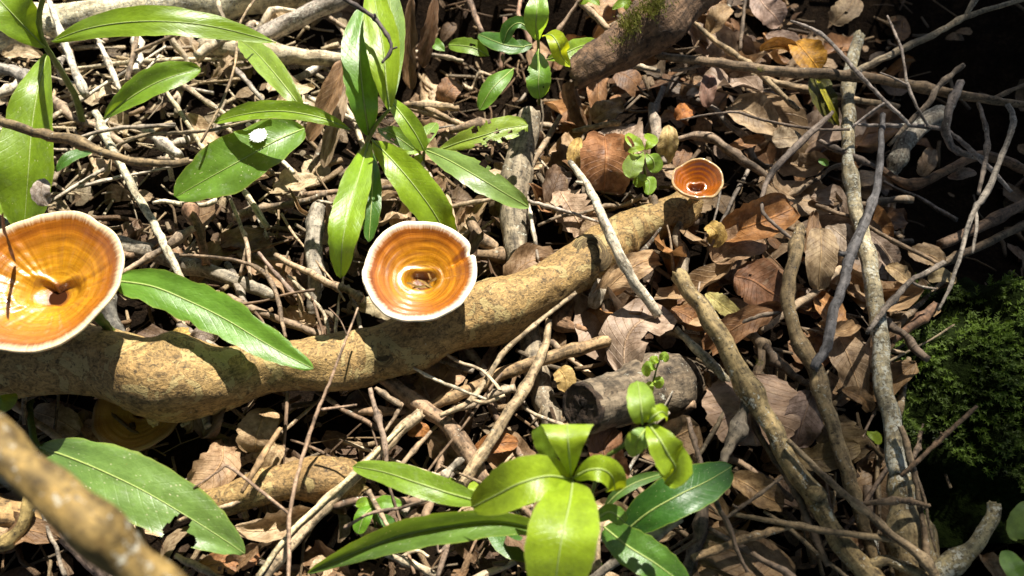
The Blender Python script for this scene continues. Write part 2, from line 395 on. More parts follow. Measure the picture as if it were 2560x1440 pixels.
def knot(px, py, z, wpx, col):
    p, m = at(px, py, z * .01); r = wpx * m * .5; nr = ((CAM - p).normalized() + Vector((0, .2, .5))).normalized()
    a = nr.orthogonal().normalized(); b = nr.cross(a); V, Fc, T = [], [], []
    prof = [(1.35, -.35), (1.05, .02), (.86, .26), (.66, .08), (.50, .24), (.34, .05), (.22, -.4), (.0, -.7)]
    for i, (q, h) in enumerate(prof):
        for k in range(20):
            t = 2 * math.pi * k / 20; w_ = 1 + .12 * noise.noise(Vector((math.cos(t) * 1.5, math.sin(t) * 1.5, px)))
            V.append(p + (a * math.cos(t) + b * math.sin(t) * 1.1) * q * r * w_ + nr * h * r); T.append((math.cos(t) * q * r, math.sin(t) * q * r, q * .1))
    for i in range(len(prof) - 1):
        for k in range(20): Fc.append((i * 20 + k, i * 20 + (k + 1) % 20, (i + 1) * 20 + (k + 1) % 20, (i + 1) * 20 + k))
    o = link_mesh('knot', V, Fc, 'log_bark', {'tc': T}, log, origin=p); o.color = (*col, .25)
knot(1478, 628, 5.2, 74, (.17, .115, .05)); knot(955, 883, 5.75, 50, (.18, .12, .05)); knot(150, 850, 7.2, 60, (.2, .13, .06))

# ------------------------------------------------------------------ mushrooms
def mushroom(label, ctr, semi, z, depth, mat, base, stem_w, tilt=(0, 0), notch=None, wob=.03, seed=1, hollow=.16, heart=False, ruff=.0, rimw=.018):
    c, m = at(ctr[0], ctr[1], z * .01); Rr = semi * m
    bp, bm = at(base[0], base[1], base[2] * .01)
    root = empty('mushroom', bp, label, 'mushroom', 'orange bracket mushrooms along the log')
    rings, seg = 44, 112; V, Fc, MC = [], [], []
    rot = Matrix.Rotation(tilt[0], 3, 'X') @ Matrix.Rotation(tilt[1], 3, 'Y')
    def prof(q, th):
        e = 1 + wob * (noise.noise(Vector((math.cos(th) * 1.6, math.sin(th) * 1.6, seed))) * 1.4 + .35 * noise.noise(Vector((math.cos(th) * 5, math.sin(th) * 5, seed + 4))))
        e = 1 + (e - 1) * q ** 1.5
        h = depth * (q ** 1.35 - 1) * .01
        h += .0022 * q * q * noise.noise(Vector((math.cos(th) * 1.8, math.sin(th) * 1.8, seed + 9))) * 1.5
        h += .00014 * math.sin(q * 46 + 1.5 * noise.noise(Vector((math.cos(th), math.sin(th), q * 2 + seed)))) * sm(.2, .5, q)
        h += ruff * noise.noise(Vector((math.cos(th) * 14, math.sin(th) * 14, q * 1.5 + seed))) * sm(.25, .5, q) * (1 - sm(.7, .95, q))
        hw_ = hollow * (1 + (.42 * math.cos(2 * th) - .22 * math.exp(-((th - math.pi / 2) / .7) ** 2) if heart else .25 * math.cos(2 * th)))
        h -= .0035 * (1 - sm(hw_ * .75, hw_ * 1.15, q)); h += .0011 * math.exp(-((q - hw_ * 1.35) / .05) ** 2)
        if notch is not None:
            d = math.atan2(math.sin(th - notch), math.cos(th - notch))
            g = math.exp(-(d / .07) ** 2) * sm(.45, .75, q); e -= .075 * g * sm(.8, 1, q); h -= .0045 * g
            h += .0025 * math.exp(-((d + .2) / .16) ** 2) * sm(.5, .9, q)
        h -= .0016 * sm(.93, 1.0, q)
        return e, h
    def put(q, th, dz, top, rr=1.0):
        e, h = prof(min(q, 1), th)
        p = Vector((math.cos(th) * q * e * Rr * rr, math.sin(th) * q * e * Rr * rr, h + dz))
        V.append(c + rot @ p); MC.append((q, th, top))
    for i in range(rings + 1):
        q = max(.004, (i / rings) ** .85)
        for k in range(seg): put(q, 2 * math.pi * k / seg, 0, 1)
    lows = [(1.008, -.0012, 1), (1.0, -.0024, 1), (.975, -.0030, 0), (.85, -.0036, 0), (.6, -.0042, 0), (.35, -.0046, 0), (.1, -.0050, 0)]
    for q, dz, tp in lows:
        for k in range(seg): put(q, 2 * math.pi * k / seg, dz, tp)
    n = rings + 1 + len(lows)
    for i in range(n - 1):
        for k in range(seg): Fc.append((i * seg + k, i * seg + (k + 1) % seg, (i + 1) * seg + (k + 1) % seg, (i + 1) * seg + k))
    cap = link_mesh('cap', V, Fc, mat, {'mc': MC}, root, origin=c)
    # the pale growing margin, a soft roll round the edge
    v2, f2, mc2 = [], [], []
    for k in range(seg):
        th = 2 * math.pi * k / seg; e, h = prof(.985, th)
        cc = c + rot @ Vector((math.cos(th) * e * Rr * .992, math.sin(th) * e * Rr * .992, h - .0008)); out = rot @ Vector((math.cos(th), math.sin(th), 0)); up = rot @ Vector((0, 0, 1))
        for j in range(8):
            a = 2 * math.pi * j / 8; rr_ = Rr * rimw * (1 + .10 * noise.noise(Vector((math.cos(th) * 5, math.sin(th) * 9, seed))))
            v2.append(cc + out * math.cos(a) * rr_ + up * math.sin(a) * rr_ * .55); mc2.append((1.0, th, 1))
    for k in range(seg):
        for j in range(8): f2.append((k * 8 + j, ((k + 1) % seg) * 8 + j, ((k + 1) % seg) * 8 + (j + 1) % 8, k * 8 + (j + 1) % 8))
    link_mesh('margin', v2, f2, mat, {'mc': mc2}, cap, origin=c)
    low = c + rot @ Vector((0, 0, -depth * .01 - .0105))
    path = spline([(*bp, stem_w * bm * .75), (*(bp.lerp(low, .35) + Vector((.001, 0, 0))), stem_w * bm * .5), (*bp.lerp(low, .75), stem_w * bm * .48), (*low, stem_w * bm * .7), (*(low + Vector((0, 0, .003))), stem_w * bm * .9)], 5)
    v3, f3, t3 = tube_geo(path, 14, seed + 70, rough=.08, jit=.1)
    st = link_mesh('stem', v3, f3, 'twig_bark', {'tc': t3}, root, origin=bp); st.color = (.42, .27, .10, .2)
    return root, cap, c, Rr, rot
m1 = mushroom('largest golden cup mushroom, cut by the picture edge, with a kidney-shaped wet hollow', (96, 690), 203, 12.4, 2.4, 'cap_golden', (118, 842, 7.2), 60, (R(3), 0), None, .05, 3, .25, True, .0016)
m2 = mushroom('amber cup mushroom with a white rim and a split edge beside the long green leaves', (1048, 670), 145, 9.3, 1.9, 'cap_amber', (1052, 800, 6.2), 40, (R(4), 0), R(24), .05, 8, .21, rimw=.024)
m3 = mushroom('small glossy orange cup mushroom standing alone past the far end of the log', (1745, 443), 64, 6.6, 1.5, 'cap_wet', (1698, 525, 2.2), 16, (0, R(-4)), None, .02, 14, .2)
m4 = mushroom('brown mushroom cap in the shade under the fallen log', (342, 1020), 112, 2.9, 1.0, 'cap_brown', (330, 1000, .4), 40, (R(2), 0), None, .03, 21, .12)
# wet pool in the biggest cap
def pool(ms, depth, r):
    root, cap, c, Rr, rot = ms; V = [c + rot @ Vector((0, 0, -depth * .01 - .0022))]; 
    for k in range(28):
        th = 2 * math.pi * k / 28; q = r * (1 + .42 * math.cos(2 * th) - .22 * math.exp(-((th - math.pi / 2) / .7) ** 2))
        V.append(c + rot @ Vector((math.cos(th) * q * Rr, math.sin(th) * q * Rr, -depth * .01 - .0022)))
    link_mesh('water_pool', V, [(0, 1 + k, 1 + (k + 1) % 28) for k in range(28)], 'water', None, cap, origin=c)
pool(m1, 2.4, .23)

# ------------------------------------------------------------------ heavier logs and branches
def stick(label, pts, col, lich=.25, kids=(), name='twig', cat=None, group=None, mat='twig_bark', sides=10, n=5, **k):
    k.setdefault('kn', 2); k.setdefault('rough', .10)
    o = limb(name, pts, col, lich, None, mat, sides, n, **k)
    tag(o, label, cat or name.split('_')[-1], group)
    for kp in kids: limb('side_twig', kp, col, lich, o, mat, 7, 4, rough=.1, kn=1)
    return o
B = dict(name='branch', sides=18, n=8, fine=.0004, jit=.3)
LG = dict(name='dead_log', cat='log', sides=28, n=10, fine=.0006)
stick('bleached cream log lying behind the tall leafy seedling', [(-90, 92, 3, 90), (60, 72, 3, 88), (200, 52, 3, 88), (380, 24, 3, 88), (560, 2, 3, 84), (740, -18, 3, 78), (860, -36, 3, 70)], (.66, .60, .40), .5, mat='pale_wood', **LG)
stick('grey speckled branch leaning over the bleached log', [(650, 100, 3.4, 46), (700, 70, 3.8, 46), (770, 35, 4.4, 44), (840, -2, 5, 44), (900, -40, 5.4, 42)], (.36, .31, .25), .5, **B)
stick('pale broken-off branch piece in front of the bleached log', [(508, 118, 3, 46), (600, 124, 3, 46), (720, 138, 2.6, 42), (860, 152, 2, 34), (930, 165, 1.5, 26)], (.50, .42, .28), .4, mat='pale_wood', **B)
dl = stick('dark moss-topped log with a knotty sawn end, rising behind the litter', [(1432, 190, 7.2, 74), (1470, 172, 7.6, 92), (1540, 125, 8.4, 98), (1620, 60, 9.4, 106), (1700, -10, 10.4, 112), (1790, -80, 11, 116)], (.15, .09, .05), .12, mat='dark_bark', **{**LG, 'fine': .0016}, rough=.16)
stick('upright grey branch running under the golden log', [(1328, 288, 4.4, 58), (1302, 400, 3.6, 66), (1288, 510, 3, 62), (1288, 610, 2.4, 60), (1296, 710, 1.8, 58), (1312, 800, 1.4, 60), (1340, 920, 1.2, 62), (1372, 1040, 1, 58), (1400, 1110, .6, 50)], (.26, .21, .14), .38, **B)
wl = stick('short weathered log with a black rotten end behind the lime seedling', [(1460, 1018, 6.2, 124), (1476, 1014, 5.9, 130), (1530, 1002, 4.6, 128), (1600, 985, 2.8, 124), (1690, 962, .6, 116), (1760, 945, -1.2, 108)], (.15, .115, .075), .35, mat='rotten_wood', **{**LG, 'fine': .0016}, rough=.09, jit=.05, ragged=.04)
def rotten_end():
    p, m = at(1456, 1019, .0635); r = 60 * m; q, _ = at(1530, 1002, .046); ax = (q - p).normalized(); a = ax.orthogonal().normalized(); b = ax.cross(a); V, Fc, T = [], [], []
    for i, (s, d) in enumerate([(1.06, .15), (1.0, -.12), (.86, -.06), (.7, -.02), (.4, -.08), (.05, -.02)]):
        for k in range(24):
            t = 6.2832 * k / 24; w_ = 1 + .12 * noise.noise(Vector((math.cos(t) * 3, math.sin(t) * 3, i))); V.append(p + (a * math.cos(t) + b * math.sin(t)) * r * s * w_ + ax * r * (d + .14 * noise.noise(Vector((math.cos(t) * 4, math.sin(t) * 4, i + 5))))); T.append((math.cos(t) * s * r, math.sin(t) * s * r, i * .01))
    for i in range(5):
        for k in range(24): Fc.append((i * 24 + k, i * 24 + (k + 1) % 24, i * 24 + 24 + (k + 1) % 24, i * 24 + 24 + k))
    o = link_mesh('rotten_end', V, Fc, 'rotten_wood', {'tc': T}, wl, origin=p); o.color = (.05, .032, .02, .05); o['label'] = 'black crumbling rotten end'
rotten_end()
stick('tan bark-covered branch behind the nibbled grey-green leaf', [(470, 1262, 2.4, 64), (560, 1246, 2.6, 74), (660, 1222, 2.8, 84), (760, 1200, 2.8, 84), (850, 1196, 2.6, 78), (910, 1205, 2, 66)], (.27, .17, .065), .15, mat='log_bark', **LG, rough=.14)
near = stick('blurred golden stick hanging close above the litter', [(-140, 1010, 30, 104), (-20, 1110, 30, 104), (90, 1195, 30, 106), (200, 1295, 30, 108), (300, 1385, 29, 108), (400, 1465, 28, 104), (520, 1560, 27, 100)], (.22, .145, .045), .42, name='hanging_stick', cat='stick', sides=20, n=8)
stick('bark-stripped wood lump beside the curved tan vine', [(-60, 1275, 1.8, 90), (40, 1290, 2, 86), (120, 1310, 1.8, 76), (170, 1330, 1.2, 50)], (.30, .19, .08), .2, mat='rotten_wood', **LG, rough=.2)
stick('pinkish rotten branch beneath the blurred hanging stick', [(180, 1330, 2, 60), (240, 1390, 2.2, 72), (300, 1450, 2.2, 76), (370, 1530, 2, 70)], (.30, .21, .16), .3, mat='rotten_wood', **B)
stick('curved tan vine looping up beside the bark-stripped lump', [(-30, 1375, 3, 32), (30, 1345, 3.4, 32), (62, 1300, 4, 30), (72, 1240, 4.6, 24), (70, 1190, 5, 20)], (.33, .24, .09), .3, name='vine', cat='vine', sides=12)
stick('bent tan branch with a cut knot crossing the big pinkish dead leaf', [(1694, 684, 6, 40), (1725, 730, 6, 40), (1767, 785, 5.8, 44), (1832, 898, 5.4, 48), (1868, 965, 5.2, 50), (1935, 1078, 4.8, 46), (1986, 1178, 4.4, 48), (2036, 1240, 4.2, 54), (2056, 1286, 4, 44), (2103, 1363, 3.8, 48), (2170, 1440, 3.4, 56), (2240, 1530, 3, 60)], (.30, .22, .10), .42,
      kids=[[(2150, 1418, 3.8, 30), (2200, 1404, 4, 26), (2240, 1408, 4, 26), (2330, 1450, 3.6, 24)], [(2030, 1232, 4.6, 34), (2052, 1238, 5.2, 30)]], **B)
stick('long straight pale lichen-spotted branch standing between dead leaves', [(2147, 88, 5.4, 28), (2127, 170, 5.2, 30), (2118, 240, 5.2, 28), (2121, 300, 5.2, 34), (2120, 400, 5, 28), (2133, 480, 5, 32), (2152, 570, 5, 36), (2170, 650, 5, 38), (2185, 750, 5, 40), (2200, 850, 5, 42), (2207, 960, 4.8, 44), (2228, 1060, 4.6, 46), (2246, 1185, 4.4, 48)], (.36, .30, .18), .66, kn=5, **B)
stick('swollen jointed branch base where thin sticks meet under the moss', [(2246, 1188, 4, 50), (2252, 1222, 4, 66), (2258, 1262, 3.8, 60), (2268, 1320, 3.4, 78), (2280, 1380, 3, 86), (2300, 1450, 2.6, 92)], (.29, .22, .11), .45, kn=3, **B)
stick('crooked tan branch with lichen ending in the shade of its stub', [(1999, 566, 6, 24), (1990, 620, 6, 30), (1977, 680, 5.8, 32), (1969, 749, 5.6, 32), (1990, 833, 5.2, 32), (2036, 920, 5, 38), (2050, 975, 4.8, 38), (2082, 1065, 4.4, 36), (2112, 1165, 4, 36), (2140, 1250, 3.6, 34), (2165, 1330, 3, 30), (2190, 1420, 2.4, 28)], (.28, .20, .10), .35, kn=4, **B)
stick('dark grey angular stick crossing the pale straight branch', [(2207, 285, 6.6, 12), (2204, 336, 6.6, 14), (2192, 470, 6.8, 18), (2164, 547, 6.8, 22), (2124, 640, 6.6, 28), (2113, 698, 6.4, 24), (2083, 776, 6.2, 24), (2069, 856, 6, 26), (2034, 920, 5.6, 22)], (.13, .12, .115), .12, kids=[[(2124, 636, 6.6, 16), (2098, 634, 6.8, 12)]], **B)
stick('short upcurved lichen-grey stub beside the dark hollow', [(2484, 1258, 5, 30), (2478, 1296, 4.8, 34), (2450, 1345, 4.4, 36), (2405, 1392, 4, 38), (2338, 1432, 3.4, 42), (2280, 1460, 3, 44)], (.31, .26, .14), .6, kn=3, **B)
stick('grey lichen-crusted log piece between forked black twigs', [(2352, 285, 3.4, 54), (2310, 308, 3.2, 46), (2271, 345, 3, 40), (2240, 405, 2.4, 34), (2228, 440, 1.6, 28)], (.30, .26, .20), .55, **B)
stick('long brown branch with a moss dot crossing the pale straight branch', [(1640, 138, 6, 18), (1700, 147, 6.2, 20), (1800, 158, 6.5, 24), (1935, 178, 6.8, 26), (2050, 184, 7, 26), (2113, 188, 7.2, 26), (2204, 199, 7.2, 24), (2372, 232, 7.2, 24), (2506, 255, 7.2, 20), (2580, 264, 7.2, 14)], (.22, .15, .085), .25, kids=[[(2480, 250, 7.2, 12), (2530, 225, 7.6, 10), (2580, 205, 8, 9)]], **B)
stick('slim straight branch rising from the long brown branch into the dark', [(2130, 184, 7.6, 16), (2200, 150, 7.8, 18), (2271, 116, 8, 18), (2340, 84, 8.2, 16), (2415, 42, 8.4, 14), (2490, 18, 8.6, 12), (2580, -8, 8.8, 10)], (.27, .21, .13), .35, kids=[[(2412, 42, 8.4, 12), (2425, 20, 8.8, 14), (2446, -12, 9, 14)]], **B)
stick('reddish brown forked branch sagging across the dim leaves', [(2196, 418, 3.4, 16), (2278, 462, 3.6, 22), (2372, 424, 4, 22), (2456, 388, 4.2, 26), (2570, 428, 4, 24)], (.17, .10, .055), .15, **B)
stick('grey cracked branch lying behind the leaf that crosses the log', [(285, 606, 2.6, 36), (370, 632, 2.6, 40), (500, 670, 2.4, 38), (600, 705, 2.2, 36), (690, 742, 2, 28)], (.27, .23, .17), .45, **B)
stick('knobbly grey driftwood-like stub behind the amber mushroom', [(802, 515, 4, 36), (786, 560, 3.8, 36), (782, 620, 3.4, 40), (790, 690, 3, 48), (786, 735, 2.4, 34), (780, 785, 1.6, 26)], (.29, .25, .19), .45, **B)
stick('thick brown twig pinned below the log with a forked side shoot', [(955, 940, 3, 34), (1010, 985, 3, 36), (1060, 1020, 3, 38), (1118, 1062, 3, 40), (1160, 1115, 2.8, 44), (1190, 1165, 2.4, 42), (1222, 1225, 1.8, 36)], (.30, .20, .12), .2, kids=[[(1110, 1055, 3.2, 18), (1128, 1040, 3.8, 14)]], **B)
stick('slanting pale tan stick meeting the brown twig below the log', [(1372, 800, 4.6, 16), (1366, 850, 4.4, 20), (1345, 910, 4.2, 24), (1310, 975, 4, 26), (1268, 1034, 3.8, 26), (1212, 1125, 3.4, 28), (1148, 1215, 2.8, 30)], (.38, .28, .16), .3, **B)
stick('long smooth tan stick passing below the log', [(1610, 828, 3.2, 26), (1520, 852, 3.4, 30), (1420, 878, 3.4, 30), (1287, 922, 3.2, 32), (1200, 963, 3, 32), (1080, 1014, 2.6, 30), (1010, 1034, 2.2, 24)], (.33, .22, .11), .12, **B)
stick('long pale tan stick slanting through the shade beside the bark-covered branch', [(1052, 1032, 3.6, 30), (1000, 1078, 3.6, 28), (950, 1130, 3.6, 30), (850, 1224, 3.6, 30), (740, 1345, 3.6, 30), (640, 1462, 3.6, 30)], (.44, .33, .20), .25, **B)
stick('thin straw-coloured stick running alongside the long pale tan stick', [(1010, 1060, 4, 10), (905, 1165, 4.2, 13), (800, 1262, 4.2, 14), (720, 1338, 4.2, 14), (640, 1450, 4.2, 13)], (.54, .45, .26), .3)
stick('white crooked stick lying over the knot of the log', [(1424, 404, 7, 14), (1452, 440, 7.2, 18), (1480, 486, 7.4, 20), (1520, 572, 7.6, 24), (1556, 655, 7, 26), (1590, 712, 6, 26), (1646, 788, 4.4, 26)], (.52, .45, .33), .5, kids=[[(1462, 458, 7.2, 10), (1440, 455, 7.6, 7)]], **B)
stick('brown stub rising at the broken end of the log', [(1630, 492, 4, 22), (1640, 530, 3.6, 26), (1646, 575, 2.8, 30)], (.17, .12, .07), .25, **B)
stick('brown horizontal branch behind the upright grey branch', [(1188, 636, 1.8, 26), (1260, 640, 1.9, 30), (1340, 642, 1.9, 30), (1430, 634, 1.8, 28), (1500, 625, 1.5, 24)], (.24, .16, .09), .2, **B)
stick('hooked brown root stub near the amber mushroom', [(1176, 548, 3, 24), (1190, 580, 2.8, 30), (1212, 604, 2.4, 28), (1240, 620, 2, 22)], (.26, .18, .11), .25, **B)
stick('crumbly reddish root fork beneath the log', [(1438, 742, 2.2, 30), (1412, 785, 2, 34), (1402, 808, 1.8, 30), (1468, 826, 1.6, 18)], (.22, .13, .07), .15, mat='rotten_wood', **B)
stick('dead brown root with a long thin side shoot beneath the white crooked stick', [(1514, 700, 3, 24), (1520, 750, 2.8, 28), (1524, 795, 2.4, 30), (1540, 840, 1.6, 20)], (.24, .16, .10), .2, kids=[[(1522, 784, 2.8, 14), (1570, 792, 3.2, 13), (1640, 784, 3.4, 12), (1716, 812, 3.2, 10)]], **B)
stick('dark brown dead stem sunk beside the red-brown leaf', [(1700, 560, 3.5, 18), (1690, 600, 3.5, 22), (1712, 640, 3.2, 24), (1698, 690, 3, 26)], (.24, .19, .13), .3, **B)
stick('short charred grey block beside the leaf crossing the log', [(266, 742, 3, 30), (272, 780, 2.8, 34), (290, 820, 2.4, 34), (304, 850, 2, 28)], (.13, .12, .10), .35, **B)
stick('dark dead stick buried in the dim corner', [(2350, 612, 2.5, 26), (2450, 566, 2.5, 26), (2580, 500, 2.5, 24)], (.16, .10, .06), .1, **B)
stick('second dark stick lying parallel in the dim corner', [(2330, 670, 2, 20), (2440, 620, 2, 20), (2580, 552, 2, 20)], (.17, .12, .07), .1, **B)
stick('crumbling dark brown stick pointing at the moss', [(2342, 762, 3, 20), (2290, 806, 3, 22), (2240, 845, 2.8, 18), (2205, 872, 2.4, 14)], (.18, .10, .055), .15, **B)

